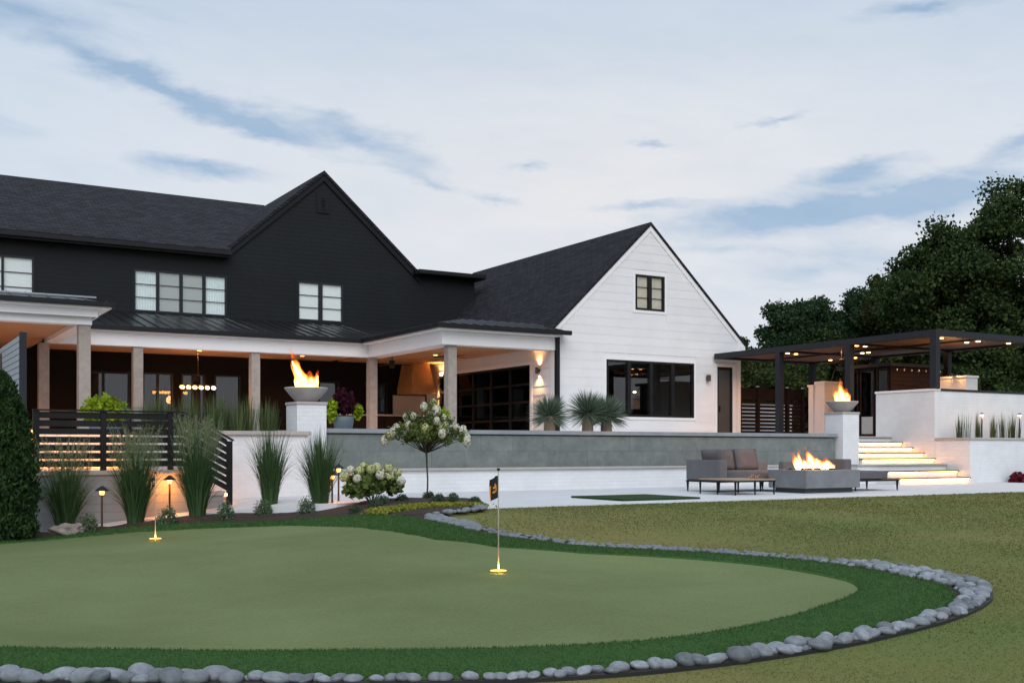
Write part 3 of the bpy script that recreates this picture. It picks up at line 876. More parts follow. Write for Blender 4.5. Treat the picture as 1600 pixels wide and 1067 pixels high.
def window(house, x0, x1, z0, z1, y, cols, rows, frame_mat, glass, backs, trim=None, fw=.055, mul=.07, axis='y', depth=.12, muntin=.022):
    """window in a wall facing -y (or -x): frame part with panes, muntins, blinds below it"""
    T = (lambda m: m) if axis == 'y' else swap
    mb = MB().box(x0, x1, y - .03, y + depth, z0, z0 + fw).box(x0, x1, y - .03, y + depth, z1 - fw, z1)
    w = (x1 - x0 - 2 * fw - (cols - 1) * mul) / cols
    mb.box(x0, x0 + fw, y - .03, y + depth, z0 + fw, z1 - fw).box(x1 - fw, x1, y - .03, y + depth, z0 + fw, z1 - fw)
    for c in range(1, cols):
        a = x0 + fw + c * w + (c - 1) * mul
        mb.box(a, a + mul, y - .03, y + depth, z0 + fw, z1 - fw)
    o = T(mb).build('window', frame_mat, house)
    h = (z1 - z0 - 2 * fw - (rows - 1) * muntin) / rows
    for c in range(cols):
        a = x0 + fw + c * (w + mul)
        for r in range(rows):
            zb = z0 + fw + r * (h + muntin)
            T(MB().box(a, a + w, y + .03, y + .036, zb, zb + h)).build('pane', glass, o)
            if r: T(MB().box(a, a + w, y + .015, y + .05, zb - muntin, zb)).build('muntin', frame_mat, o)
        bk = backs[c] if isinstance(backs, (list, tuple)) else backs
        if bk is None: continue
        if bk == 'curtain':
            mb = MB(); n = 40
            for i in range(n + 1):
                xx = a + w * i / n; yy = y + .075 + .018 * math.sin(i * 1.25) + .008 * math.sin(i * 3.1)
                mb.v += [(xx, yy, z0 + fw), (xx, yy, z1 - fw)]
                if i: mb.f.append((2 * i - 2, 2 * i, 2 * i + 1, 2 * i - 1))
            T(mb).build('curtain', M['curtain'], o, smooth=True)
        else:
            T(MB().box(a - .02, a + w + .02, y + .06, y + .075, z0 + .02, z1 - .02)).build('blind', M[bk], o)  # dim and tan panels are painted views in the glass, not blinds
    if trim:
        t = .09
        for q in ((x0 - t, x1 + t, z1, z1 + .11), (x0 - t, x1 + t, z0 - .09, z0), (x0 - t, x0, z0, z1), (x1, x1 + t, z0, z1)):
            T(MB().box(q[0], q[1], y - .022, y + .02, q[2], q[3])).build('casing', trim, o)
    return o


# --- the black house: long body, front gable
H = 37.3
bh = thing('black_house', 'large black sided house with dark shingle roof and a steep front gable', 'house', (12, 40, 1.22))
PK, ZP = 14.40, 10.72
win_b = [(2.2, 4.86, 5.40, 6.86), (7.87, 10.93, 5.38, 6.76), (13.45, 15.15, 5.42, 6.80)]


def bnd(z):
    if z <= 7.45: return -14.0, 20.55
    k = (ZP - z) / (ZP - 7.45); return PK - 3.72 * k, PK + 3.72 * k


mb = MB()
for s in courses(5.2, ZP - .15, .15, bnd, win_b): board(mb, s, H, .011)
mb.build('siding', M['black_siding'], bh, kind='stuff')
mb = MB()
for a, b, c, d_ in ((-14, 2.2, 5.1, 7.5), (4.86, 7.87, 5.1, 7.5), (10.93, 13.45, 5.1, 7.5), (15.15, 20.55, 5.1, 7.5), (2.2, 4.86, 5.1, 5.4), (2.2, 4.86, 6.86, 7.5), (7.87, 10.93, 5.1, 5.38), (7.87, 10.93, 6.76, 7.5), (13.45, 15.15, 5.1, 5.42), (13.45, 15.15, 6.8, 7.5)):
    mb.box(a, b, H + .001, H + .2, c, d_)
mb.prism([(PK - 3.6, 7.5), (PK + 3.6, 7.5), (PK, ZP - .1)], 'y', H + .001, H + .2)
mb.box(20.35, 20.55, H + .2, 48, 1.2, 7.5).box(-14, 20.35, 47.8, 48, 1.2, 7.5)
mb.build('wall', M['black_siding'], bh)
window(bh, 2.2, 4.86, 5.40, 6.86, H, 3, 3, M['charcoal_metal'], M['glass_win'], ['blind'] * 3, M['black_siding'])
window(bh, 7.87, 10.93, 5.38, 6.76, H, 4, 3, M['charcoal_metal'], M['glass_win'], ['curtain', 'dim_pane_backing', 'dim_pane_backing', 'curtain'], M['black_siding'], mul=.10)
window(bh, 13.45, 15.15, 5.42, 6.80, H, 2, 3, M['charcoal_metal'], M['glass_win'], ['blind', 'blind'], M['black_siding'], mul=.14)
v = bx('gable_vent', M['black_siding'], bh, 14.16, 14.62, H - .05, H, 9.28, 10.0)
for i in range(7): MB().hexa([(14.33, H - .075, 9.40 + i * .065), (14.45, H - .075, 9.40 + i * .065), (14.45, H - .05, 9.42 + i * .065), (14.33, H - .05, 9.42 + i * .065)], [(14.33, H - .075, 9.42 + i * .065), (14.45, H - .075, 9.42 + i * .065), (14.45, H - .05, 9.45 + i * .065), (14.33, H - .05, 9.45 + i * .065)]).build('louvre', M['black_metal'], v)
# main roof (slopes in y) and gable roof (slopes in x)
RY, RZ = 43.8, 10.72
MB().prism([(36.86, 7.52), (36.86, 7.60), (RY, RZ + .08), (50.7, 7.60), (50.7, 7.5), (RY, RZ - .05)], 'x', -14.5, 10.94).build('roof', M['shingle_x'], bh)
MB().prism([(37.34, 7.76), (37.34, 7.821), (RY, RZ + .08), (44.6, RZ - .2), (44.6, 7.78)], 'x', 10.941, PK - .02).build('roof', M['shingle_x'], bh)
mb = MB()
for s_ in (-1, 1):
    e = 3.86
    e = 3.62 if s_ < 0 else 3.84
    mb.hexa([(PK, 37.17, ZP - .07), (PK, RY + .3, ZP - .07), (PK + s_ * e, RY + .3, ZP - .07 - e * .879), (PK + s_ * e, 37.17, ZP - .07 - e * .879)],
            [(PK, 37.17, ZP + .06), (PK, RY + .3, ZP + .06), (PK + s_ * e, RY + .3, ZP + .06 - e * .879), (PK + s_ * e, 37.17, ZP + .06 - e * .879)])
mb.build('gable_roof', M['shingle_y'], bh)
for s_ in (-1, 1):
    e = 3.84
    e = 3.60 if s_ < 0 else 3.80
    MB().hexa([(PK, 37.215, ZP - .30), (PK + s_ * e, 37.215, ZP - .30 - e * .879), (PK + s_ * e, 37.27, ZP - .30 - e * .879), (PK, 37.27, ZP - .30)],
              [(PK, 37.215, ZP - .06), (PK + s_ * e, 37.215, ZP - .06 - e * .879), (PK + s_ * e, 37.27, ZP - .06 - e * .879), (PK, 37.27, ZP - .06)]).build('rake_board', M['black_siding'], bh)
bx('gutter', M['black_metal'], bh, -14.5, 10.98, 36.78, 36.90, 7.40, 7.55, .015)
bx('soffit', M['black_metal'], bh, -14.5, 10.92, 36.9, 37.28, 7.34, 7.42)
bx('gutter', M['black_metal'], bh, 17.95, 20.80, 36.78, 36.90, 7.38, 7.53, .015)
bx('flat_roof', M['black_metal'], bh, 17.9, 20.80, 36.9, 47.9, 7.36, 7.50)
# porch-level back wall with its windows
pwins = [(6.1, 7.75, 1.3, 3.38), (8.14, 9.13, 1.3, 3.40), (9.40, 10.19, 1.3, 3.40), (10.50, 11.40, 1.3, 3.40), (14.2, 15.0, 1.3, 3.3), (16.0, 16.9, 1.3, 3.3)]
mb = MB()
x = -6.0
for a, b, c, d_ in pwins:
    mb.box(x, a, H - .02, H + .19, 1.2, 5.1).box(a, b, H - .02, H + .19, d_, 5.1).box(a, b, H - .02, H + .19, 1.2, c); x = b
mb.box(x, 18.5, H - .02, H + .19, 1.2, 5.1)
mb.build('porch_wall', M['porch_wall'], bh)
for i, (a, b, c, d_) in enumerate(pwins):
    window(bh, a, b, c, d_, H - .02, 2 if i in (0, 1) else 1, 1, M['black_metal'], M['glass_win'], None, None, fw=.06)
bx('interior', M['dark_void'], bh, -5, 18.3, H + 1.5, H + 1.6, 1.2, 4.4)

# --- the white gabled wing
V0, XL, XR, EZ, WP, WZ = 28.5, 18.5, 26.05, 4.58, 22.2, 8.10
wh = thing('white_house', 'white board sided gabled wing with dark shingle roof and black windows', 'house', (22.2, 33, 1.22))


def bndw(z):
    if z <= EZ: return XL, XR
    k = (WZ - z) / (WZ - EZ); return WP - (WP - XL) * k, WP + (XR - WP) * k


win_w = [(21.59, 22.78, 5.36, 6.50), (20.45, 24.02, 1.92, 3.72), (25.02, 25.72, 1.22, 3.66)]
holes = [(a - .09, b + .09, c - (.09 if c > 1.3 else 0), d_ + .11) for a, b, c, d_ in win_w[:2]] + [(24.94, 25.82, 1.2, 3.77)]
for s in courses(1.22, WZ - .08, .272, bndw, holes):
    m_ = MB(); board(m_, s, V0, .012); m_.build('siding_board', M['white_siding'], wh)
mb = MB()
for a, b, c, d_ in ((XL, 20.45, 1.2, EZ), (24.02, 25.02, 1.2, EZ), (25.72, XR, 1.2, EZ), (20.45, 24.02, 1.2, 1.92), (20.45, 24.02, 3.72, EZ), (25.02, 25.72, 3.66, EZ)):
    mb.box(a, b, V0 + .001, V0 + .18, c, d_)
k6 = (WZ - 5.36) / (WZ - EZ); k7 = (WZ - 6.5) / (WZ - EZ)
mb.prism([(XL, EZ), (21.59, EZ), (21.59, WZ - .02 - (WP - 21.59) * .95), ], 'y', V0 + .001, V0 + .18)
mb.prism([(22.78, EZ), (XR, EZ), (22.78, WZ - .02 - (22.78 - WP) * .914)], 'y', V0 + .001, V0 + .18)
mb.box(21.59, 22.78, V0 + .001, V0 + .18, EZ, 5.36)
mb.prism([(21.59, 6.5), (22.78, 6.5), (22.78, WZ - .02 - (22.78 - WP) * .914), (WP, WZ - .02), (21.59, WZ - .02 - (WP - 21.59) * .95)], 'y', V0 + .001, V0 + .18)
GD = (29.86, 36.2, 1.22, 3.56)
mb.box(XL + .001, XL + .18, V0 + .18, GD[0], 1.2, EZ).box(XL + .001, XL + .18, GD[1], 40, 1.2, EZ).box(XL + .001, XL + .18, GD[0], GD[1], GD[3], EZ)
mb.box(XR - .18, XR, V0 + .18, 40, 1.2, EZ).box(XL + .18, XR - .18, 39.8, 40, 1.2, EZ)
mb.build('wall', M['white_siding'], wh)
# boards on the porch side
mb = MB()
for s in courses(1.22, 4.4, .272, lambda z: (V0 + .02, 40.0), [(GD[0] - .1, GD[1] + .1, 1.0, GD[3] + .1)]): board(mb, s, XL, .024)
swap(mb).build('porch_side_siding', M['white_siding'], wh)
for q in ((GD[0] - .12, GD[0], 1.22, 3.68), (GD[1], GD[1] + .12, 1.22, 3.68), (GD[0], GD[1], 3.56, 3.68)):
    swap(MB().box(q[0], q[1], XL - .045, XL + .05, q[2], q[3])).build('door_casing', M['white_trim'], wh)
window(wh, GD[0], GD[1], GD[2], GD[3], XL, 5, 4, M['black_metal'], M['glass_dark'], None, None, fw=.07, mul=.09, axis='x', muntin=.07).name = 'glass_garage_door'
window(wh, *win_w[0], V0, 2, 3, M['black_metal'], M['glass_win'], ['sky_pane_backing', 'sky_pane_backing'], M['white_trim'], fw=.07, mul=.13)
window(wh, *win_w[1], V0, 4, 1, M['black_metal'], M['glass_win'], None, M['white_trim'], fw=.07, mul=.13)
dr = bx('door', M['black_metal'], wh, 25.02, 25.72, V0 + .02, V0 + .07, 1.23, 3.66)
bx('door_glass', mk('screen_glass', (.055, .056, .055), .3), dr, 25.11, 25.60, V0 + .005, V0 + .021, 1.33, 3.56)
bx('handle', M['black_metal'], dr, 25.13, 25.16, V0 - .04, V0 + .006, 2.15, 2.35)
for q in ((24.93, 25.02, 1.22, 3.66), (25.72, 25.83, 1.22, 3.66), (24.93, 25.83, 3.66, 3.77)):
    bx('door_casing', M['white_trim'], wh, q[0], q[1], V0 - .04, V0 + .05, q[2], q[3])
bx('corner_board', M['white_trim'], wh, XR - .13, XR + .02, V0 - .035, V0 + .15, 1.22, 4.5)
bx('corner_board', M['white_trim'], wh, XL - .03, XL + .13, V0 - .035, V0 + .15, 1.22, 4.5)
# room behind the big window
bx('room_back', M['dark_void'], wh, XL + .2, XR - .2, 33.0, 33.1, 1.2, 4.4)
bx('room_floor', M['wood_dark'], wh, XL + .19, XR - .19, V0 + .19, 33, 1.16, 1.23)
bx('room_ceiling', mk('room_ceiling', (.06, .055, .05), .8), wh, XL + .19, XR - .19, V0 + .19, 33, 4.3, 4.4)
sl_l, sl_r = (WZ - EZ) / (WP - XL), (WZ - EZ) / (XR - WP)
mb = MB()
for sgn, sl in ((-1, sl_l), (1, sl_r)):
    e = (WP - XL if sgn < 0 else XR - WP) + .22
    for_y = (28.44, 40.4)
    b = [(WP, for_y[0], WZ + .02), (WP, for_y[1], WZ + .02), (WP + sgn * e, for_y[1], WZ + .02 - e * sl), (WP + sgn * e, for_y[0], WZ + .02 - e * sl)]
    mb.hexa(b, [(p[0], p[1], p[2] + .11) for p in b])
mb.build('roof', M['shingle_y'], wh)
for sgn, sl in ((-1, sl_l), (1, sl_r)):
    e = (WP - XL if sgn < 0 else XR - WP) + .20
    b = [(WP, 28.468, WZ - .17), (WP + sgn * e, 28.468, WZ - .17 - e * sl), (WP + sgn * e, 28.486, WZ - .17 - e * sl), (WP, 28.486, WZ - .17)]
    MB().hexa(b, [(p[0], p[1], p[2] + .185) for p in b]).build('rake_board', M['white_trim'], wh)
    bx('eave_return', M['white_trim'], wh, *((XL - .2, XL + .05) if sgn < 0 else (XR - .02, XR + .20)), 28.44, 28.475, 4.20, 4.40)
bx('downspout', M['black_metal'], wh, 18.44, 18.57, 28.28, 28.40, 1.22, 4.36, .01)

# --- porches
def hip(name, parent, b, t, zb, zt):
    """low metal hip: base and top rectangles (x0,x1,y0,y1)"""
    return MB().hexa([(b[0], b[2], zb), (b[1], b[2], zb), (b[1], b[3], zb), (b[0], b[3], zb)], [(t[0], t[2], zt), (t[1], t[2], zt), (t[1], t[3], zt), (t[0], t[3], zt)]).build(name, M['roof_metal'], parent)


def column(parent, x, y):
    c = bx('column', M['wood_grey'], parent, x - .14, x + .14, y - .14, y + .14, 1.22, 3.9, .008)
    return c


def seam(parent, p, q):
    p, q = Vector(p), Vector(q); MB().tube([p, q], .02, 4).build('seam', M['roof_metal'], parent)


pm = thing('covered_porch', 'long covered porch with grey wood posts and black metal roof below the gable', 'porch', (11, 35, 1.22))
for x, y in ((7.25, 33.86), (10.8, 33.86), (14.78, 33.86), (14.98, 28.64)): column(pm, x, y)
r1 = MB().prism([(33.42, 4.42), (33.42, 4.47), (37.28, 5.33), (37.28, 5.2)], 'x', 5.2, 18.4).build('roof', M['roof_metal'], pm)
for i in range(26):
    x = 5.5 + .38 * i
    seam(r1, (x, 33.46, 4.49), (x, 37.2, 5.325))
r2 = hip('roof', pm, (14.28, 18.80, 28.02, 37.2), (16.1, 18.46, 29.9, 37.2), 4.46, 4.86)
for i in range(12):
    x = 14.55 + i * .36; t = min(1.0, (x - 14.28) / 1.82) if x < 16.1 else 1.0
    seam(r2, (x, 28.05, 4.48), (x, 28.02 + 1.88 * t, 4.47 + .40 * t))
for i in range(20):
    y = 28.4 + i * .4; t = min(1.0, (y - 28.02) / 1.88)
    seam(r2, (14.31, y, 4.48), (14.28 + 1.82 * t, y, 4.47 + .40 * t))
bx('gutter', M['black_metal'], pm, 5.2, 14.24, 33.36, 33.48, 4.33, 4.46, .012)
bx('gutter', M['black_metal'], pm, 14.18, 14.30, 28.0, 33.49, 4.33, 4.46, .012)
bx('gutter', M['black_metal'], pm, 14.18, 18.78, 27.92, 28.04, 4.34, 4.47, .012)
bx('soffit', M['white_trim'], pm, 5.0, 14.56, 33.47, 33.67, 4.29, 4.335)
bx('soffit', M['white_trim'], pm, 14.29, 14.565, 28.04, 33.46, 4.292, 4.337)
bx('soffit', M['white_trim'], pm, 14.57, 18.45, 28.04, 28.37, 4.29, 4.335)
bx('beam', M['white_trim'], pm, 5.03, 14.56, 33.66, 34.0, 3.9, 4.288, .006)
bx('beam', M['white_trim'], pm, 14.56, 15.1, 28.36, 34.0, 3.9, 4.29, .006)
bx('beam', M['white_trim'], pm, 15.101, 18.46, 28.361, 28.78, 3.902, 4.288, .006)
bx('ceiling', M['wood_ceiling'], pm, 5.0, 14.66, 33.99, 37.27, 4.02, 4.08)
bx('ceiling', M['wood_ceiling'], pm, 14.95, 18.47, 28.75, 37.27, 4.025, 4.085)
for i in range(8): bx('ceiling_joint', M['dark_void'], pm, 15.2 + i * .4, 15.206 + i * .4, 28.8, 37.2, 4.021, 4.026)

pl = thing('covered_porch', 'covered porch with hipped black roof by the privacy screen', 'porch', (2, 31, 1.22))
for x, y in ((4.86, 28.64), (4.66, 33.86), (-1.0, 28.64)): column(pl, x, y)
r3 = hip('roof', pl, (-6, 5.46, 28.02, 37.2), (-6, 4.2, 29.3, 37.2), 4.41, 4.70)
for i in range(17):
    x = 5.3 - .42 * i; t = 1.0 if x < 4.2 else (5.46 - x) / 1.26
    seam(r3, (x, 28.05, 4.43), (x, 28.02 + 1.28 * t, 4.42 + .29 * t))
bx('ridge_flashing', mk('flashing', (.35, .36, .38), .35, metal=.6), pl, -6, 5.2, 28.9, 28.94, 4.62, 4.66)
bx('gutter', M['black_metal'], pl, -6, 5.46, 27.92, 28.04, 4.31, 4.43, .012)
bx('gutter', M['black_metal'], pl, 5.40, 5.50, 28.05, 33.4, 4.31, 4.43, .012)
bx('fascia', M['white_trim'], pl, -6, 5.12, 28.26, 28.30, 4.08, 4.33)
bx('fascia', M['white_trim'], pl, 5.10, 5.14, 28.3, 33.6, 4.08, 4.33)
bx('soffit', M['white_trim'], pl, -6, 5.40, 28.04, 28.27, 4.27, 4.31)
bx('soffit', M['white_trim'], pl, 5.13, 5.40, 28.28, 33.4, 4.27, 4.31)
bx('beam', M['white_trim'], pl, -6, 5.02, 28.44, 28.80, 3.9, 4.28, .006)
bx('beam', M['white_trim'], pl, 4.70, 5.02, 28.8, 34.0, 3.9, 4.28, .006)
bx('ceiling', M['wood_ceiling'], pl, -6, 4.71, 28.78, 37.27, 4.02, 4.08)

def sconce(x, y, z, face, label, e, w=.055, h=.2):
    """cylinder up-and-down wall lamp; face 'x' on a wall facing -x, 'y' on a wall facing -y"""
    t = thing('wall_sconce', label, 'wall lamp', (x, y, z), 'up and down wall lamps')
    c = (x - .09, y, z) if face == 'x' else (x, y - .09, z)
    MB().lathe([(w, -h / 2), (w, h / 2), (w - .008, h / 2), (w - .008, -h / 2)], c, 20, False).build('shade', M['bronze'], t, smooth=False)
    bx('bracket', M['black_metal'], t, *(sorted((x, c[0])) if face == 'x' else (x - .03, x + .03)), *((y - .03, y + .03) if face == 'x' else sorted((y, c[1]))), z - .04, z + .04)
    if e:
        MB().lathe([(.03, -.03), (.03, .03)], c, 12).build('bulb', M['bulb'], t)
        for s_, rot in ((1, (math.pi, 0, 0)), (-1, (0, 0, 0))):
            lamp('beam_light', t, (c[0], c[1], c[2] + s_ * h * .42), e, (1, .50, .17), 'SPOT', .05, rot, 105, 1.0)
    return t


sconce(XL - .024, 29.32, 2.62 + .72, 'x', 'small wall lamp throwing light up and down beside the glass garage door', 60)
sconce(XL - .024, 36.0, 3.35, 'x', 'small wall lamp throwing light up and down beside the wooden hood', 150)
sconce(24.58, V0 - .02, 3.26, 'y', 'unlit black box lamp on the white wall beside the narrow door', 0, .075, .2)
sconce(11.95, H - .03, 3.05, 'y', 'dim wall lamp on the dark porch wall behind the flame', 12)

# range hood, counter, fans, chandeliers
hd = thing('range_hood', 'tapered wooden range hood at the end of the porch', 'range hood', (17.85, 36.9, 2.9))
MB().hexa([(17.28, 36.02, 3.12), (18.2, 36.02, 3.12), (18.2, 37.26, 3.12), (17.28, 37.26, 3.12)], [(17.46, 36.32, 4.02), (18.12, 36.32, 4.02), (18.12, 37.26, 4.02), (17.46, 37.26, 4.02)]).build('cone', M['wood_hood'], hd)
bx('band', M['wood_hood'], hd, 17.26, 18.22, 36.0, 37.26, 2.9, 3.12, .006)
ct = thing('outdoor_kitchen', 'long dark porch kitchen counter with pale top', 'counter', (16, 36.8, 1.22))
bx('cabinet', M['wood_dark'], ct, 13.2, 18.44, 36.66, 37.26, 1.22, 2.08)
bx('worktop', M['coping'], ct, 13.15, 18.45, 36.6, 37.265, 2.08, 2.14, .006)
for i in range(8): bx('cabinet_door', M['wood_dark'], ct, 13.24 + i * .65, 13.84 + i * .65, 36.635, 36.66, 1.3, 2.02, .004)
bx('backsplash', mk('pale_tile', (.5, .42, .36), .5), ct, 17.1, 18.42, 37.24, 37.275, 2.14, 2.87)


def fan(x, y, label, rz):
    t = thing('ceiling_fan', label, 'ceiling fan', (x, y, 4.02), 'porch ceiling fans')
    MB().tube([(x, y, 4.03), (x, y, 3.78)], .018, 8).build('rod', M['black_metal'], t)
    MB().lathe([(.03, .02), (.095, 0), (.095, -.22), (.06, -.24)], (x, y, 3.80), 20).build('motor', M['black_metal'], t)
    for k in range(3):
        a = rz + k * 2.094; c, s = math.cos(a), math.sin(a)
        P = lambda r, w, z: (x + r * c - w * s, y + r * s + w * c, z)
        MB().hexa([P(.08, -.04, 3.66), P(.62, -.065, 3.64), P(.62, .065, 3.67), P(.08, .04, 3.68)], [P(.08, -.04, 3.672), P(.62, -.065, 3.652), P(.62, .065, 3.682), P(.08, .04, 3.692)]).build('blade', M['bronze'] if False else M['wood_dark'], t)


fan(15.6, 29.6, 'three-blade ceiling fan nearest the glass garage door', .5)
fan(15.3, 33.4, 'three-blade ceiling fan beside the wooden hood', 1.9)


def chandelier(x0, x1, y, z, ztop, n, r, label, mat, pairs):
    t = thing('linear_chandelier', label, 'chandelier', ((x0 + x1) / 2, y, z), 'linear chandeliers')
    MB().tube([(x0, y, z + .07), (x1, y, z + .07)], .012, 6).build('bar', M['black_metal'], t)
    for x in (x0 + (x1 - x0) * .3, x0 + (x1 - x0) * .7): MB().tube([(x, y, z + .07), ((x0 + x1) / 2, y, z + .45)], .006, 5).build('cord', M['black_metal'], t)
    MB().tube([((x0 + x1) / 2, y, z + .44), ((x0 + x1) / 2, y, ztop)], .008, 5).build('rod', M['black_metal'], t)
    for i in range(n):
        x = x0 + (x1 - x0) * (i + .5) / n
        for dy in ((-.07, .07) if pairs else (0,)):
            bm = bmesh.new(); bmesh.ops.create_icosphere(bm, subdivisions=2, radius=r)
            w = wpos(t)
            for vv in bm.verts: vv.co += Vector((x + dy * .5, y + dy, z)) - w
            me = bpy.data.meshes.new('bulb'); bm.to_mesh(me); bm.free(); me.materials.append(mat)
            o = bpy.data.objects.new('bulb', me); col.objects.link(o); o.parent = t


chandelier(8.88, 10.08, 35.5, 2.85, 4.03, 6, .055, 'glowing linear chandelier of paired round bulbs over the porch table', M['bulb'], True)
lamp('chandelier_glow', pm, (9.5, 35.5, 2.6), 14, (1, .42, .12), 'POINT', .15)
for x, y, e, p in ((9.5, 35.4, 34, pm), (13.0, 35.6, 26, pm), (16.7, 33.0, 34, pm), (6.0, 35.4, 18, pm), (2.6, 31.2, 42, pl), (1.0, 34.5, 26, pl)):  # assumed discs and spots, put in for the porch's amber glow
    d_ = MB().lathe([(.07, -.012), (.07, .0)], (x, y, 4.018), 16).build('ceiling_disc', M['bulb_low'], p)
    lamp('porch_glow_lamp', p, (x, y, 4.0), e * 9, (1, .33, .085), 'SPOT', .06, (0, 0, 0), 140, .8)
for x, y in ((20.6, 30.2), (21.4, 31.0), (22.5, 29.9), (23.3, 30.8), (24.2, 30.1), (22.0, 31.8)):
    MB().lathe([(.05, -.012), (.05, .0)], (x, y, 4.298), 14).build('pergola_glow', M['bulb_low'], wh)  # glowing discs stand in for pergola lights mirrored in the window

# privacy screen by the first porch
sc = thing('privacy_screen', 'grey slatted privacy screen with dark post on the porch edge', 'screen', (2.3, 25.0, 1.22))
bx('post', M['charcoal_metal'], sc, 2.86, 2.98, 23.9, 24.06, 1.22, 3.2)
bx('post', M['charcoal_metal'], sc, 2.86, 2.98, 27.9, 28.0, 1.22, 3.2)
for i in range(15):
    bx('slat', mk('slat_grey', (.30, .33, .35), .6) if i == 0 else bpy.data.materials['slat_grey'], sc, 2.88, 2.93, 24.06, 27.9, 1.30 + i * .125, 1.405 + i * .125)
# ------------------------------------------------------------------ pergola terrace
pt = thing('terrace_wall', 'tall white painted brick parapet under the pergola corner', 'wall', (26, 19.7, 0))
bx('wall', M['white_brick'], pt, 24.86, 25.04, 19.62, 21.6, -.1, 2.44)
bx('wall', M['white_brick'], pt, 25.04, 45, 19.62, 19.8, -.1, 2.44)
bx('coping', M['white_trim'], pt, 24.83, 25.07, 19.59, 21.62, 2.44, 2.50, .006)
bx('coping', M['charcoal_metal'], pt, 25.07, 45, 19.59, 19.83, 2.44, 2.50, .006)
pb = thing('planter_box', 'low white painted brick planter in front of the tall parapet', 'planter', (26, 19, 0))
bx('wall', M['white_brick'], pb, 24.87, 45, 18.54, 18.72, -.1, 1.12)
bx('wall', M['white_brick'], pb, 24.87, 25.05, 18.72, 19.62, -.1, 1.12)
bx('coping', M['coping'], pb, 24.84, 45, 18.50, 18.76, 1.12, 1.18, .006)
bx('coping', M['coping'], pb, 24.84, 25.10, 18.76, 19.618, 1.12, 1.18, .006)
bx('soil', M['mulch'], pb, 25.05, 45, 18.72, 19.62, .6, 1.13)

pg = thing('pergola', 'charcoal metal pergola with a solid roof and small round ceiling lights', 'pergola', (27, 24, 1.22))
U0, U1, VV = 24.92, 29.25, (19.66, 22.62, 25.45, 28.25)
for u in (U0, U1):
    for v in VV:
        if u == U0 and v > 28: continue
        zb = 2.49 if (v < 20) else 1.22
        bx('post', M['charcoal_metal'], pg, u - .095, u + .095, v - .095, v + .095, zb, 3.91, .006)
bx('fascia_beam', M['charcoal_metal'], pg, U0 - .1, U0 + .08, 19.56, 28.40, 3.90, 4.08, .006)
bx('fascia_beam', M['charcoal_metal'], pg, U0 + .08, U1 + .1, 19.56, 19.74, 3.90, 4.078, .006)
bx('fascia_beam', M['charcoal_metal'], pg, U1 - .08, U1 + .1, 19.74, 28.4, 3.90, 4.08, .006)
bx('fascia_beam', M['charcoal_metal'], pg, U0 + .08, U1 - .08, 28.22, 28.4, 3.90, 4.078, .006)
for v in VV[1:3]: bx('cross_beam', M['charcoal_metal'], pg, U0 + .08, U1 - .08, v - .07, v + .07, 3.915, 3.965)
bx('cross_beam', M['charcoal_metal'], pg, 27.0, 27.12, 19.74, 28.22, 3.92, 3.96)
for i in range(3):
    va, vb = VV[i] + .08, VV[i + 1] - .08
    for ua, ub in ((U0 + .08, 27.0), (27.12, U1 - .08)):
        n = 9
        for k in range(n):
            w = (vb - va) / n
            bx('roof_panel', M['pergola_panel'], pg, ua, ub, va + k * w + .006, va + (k + 1) * w - .006, 3.965, 3.995)
bx('roof_skin', M['charcoal_metal'], pg, U0, U1, 19.66, 28.3, 4.0, 4.03)
k_ = 1.075
spots = [(23.88, 21.41), (24.22, 21.42), (25.85, 22.97), (25.85, 22.74), (27.35, 24.28), (27.0, 24.26), (28.3, 25.28), (24.14, 18.85), (25.7, 19.26), (25.7, 18.91), (26.9, 18.85), (26.9, 21.0), (24.0, 24.17), (24.37, 24.2), (25.4, 26.0)]
for u, v in spots:
    u, v = min(u * k_ - (0), 29.0), min(v * k_, 28.0)
    u += -.45 if abs(u - 27.06) < .1 else 0
    for q in VV[1:3]:
        if abs(v - q) < .14: v = q + .2
    MB().lathe([(.04, -.026), (.058, -.022), (.058, .0)], (u, v, 3.964), 16).build('ceiling_light', M['ceiling_disc'], pg)
for u, v in ((26, 21.2), (28, 21.2), (26, 24), (28.2, 24.2), (26, 26.8), (28.2, 26.8)):
    lamp('pergola_glow', pg, (u, v, 3.95), 80, (1, .38, .10), 'SPOT', .06, (0, 0, 0), 150, .6)
hp = thing('patio_fan', 'dark fan hanging from the pergola roof', 'ceiling fan', (26.1, 24.0, 3.9))
MB().tube([(26.1, 24.0, 3.95), (26.1, 24.0, 3.6)], .02, 8).build('rod', M['black_metal'], hp)
MB().lathe([(.04, .03), (.10, 0), (.10, -.16), (.05, -.18)], (26.1, 24.0, 3.62), 18).build('motor', M['black_metal'], hp)
for k in range(3):
    a = .6 + 2.094 * k; c, s = math.cos(a), math.sin(a)
    Pq = lambda r, w, z: (26.1 + r * c - w * s, 24.0 + r * s + w * c, z)
    MB().hexa([Pq(.08, -.05, 3.52), Pq(.7, -.07, 3.51), Pq(.7, .07, 3.53), Pq(.08, .05, 3.54)], [Pq(.08, -.05, 3.532), Pq(.7, -.07, 3.522), Pq(.7, .07, 3.542), Pq(.08, .05, 3.552)]).build('blade', M['black_metal'], hp)

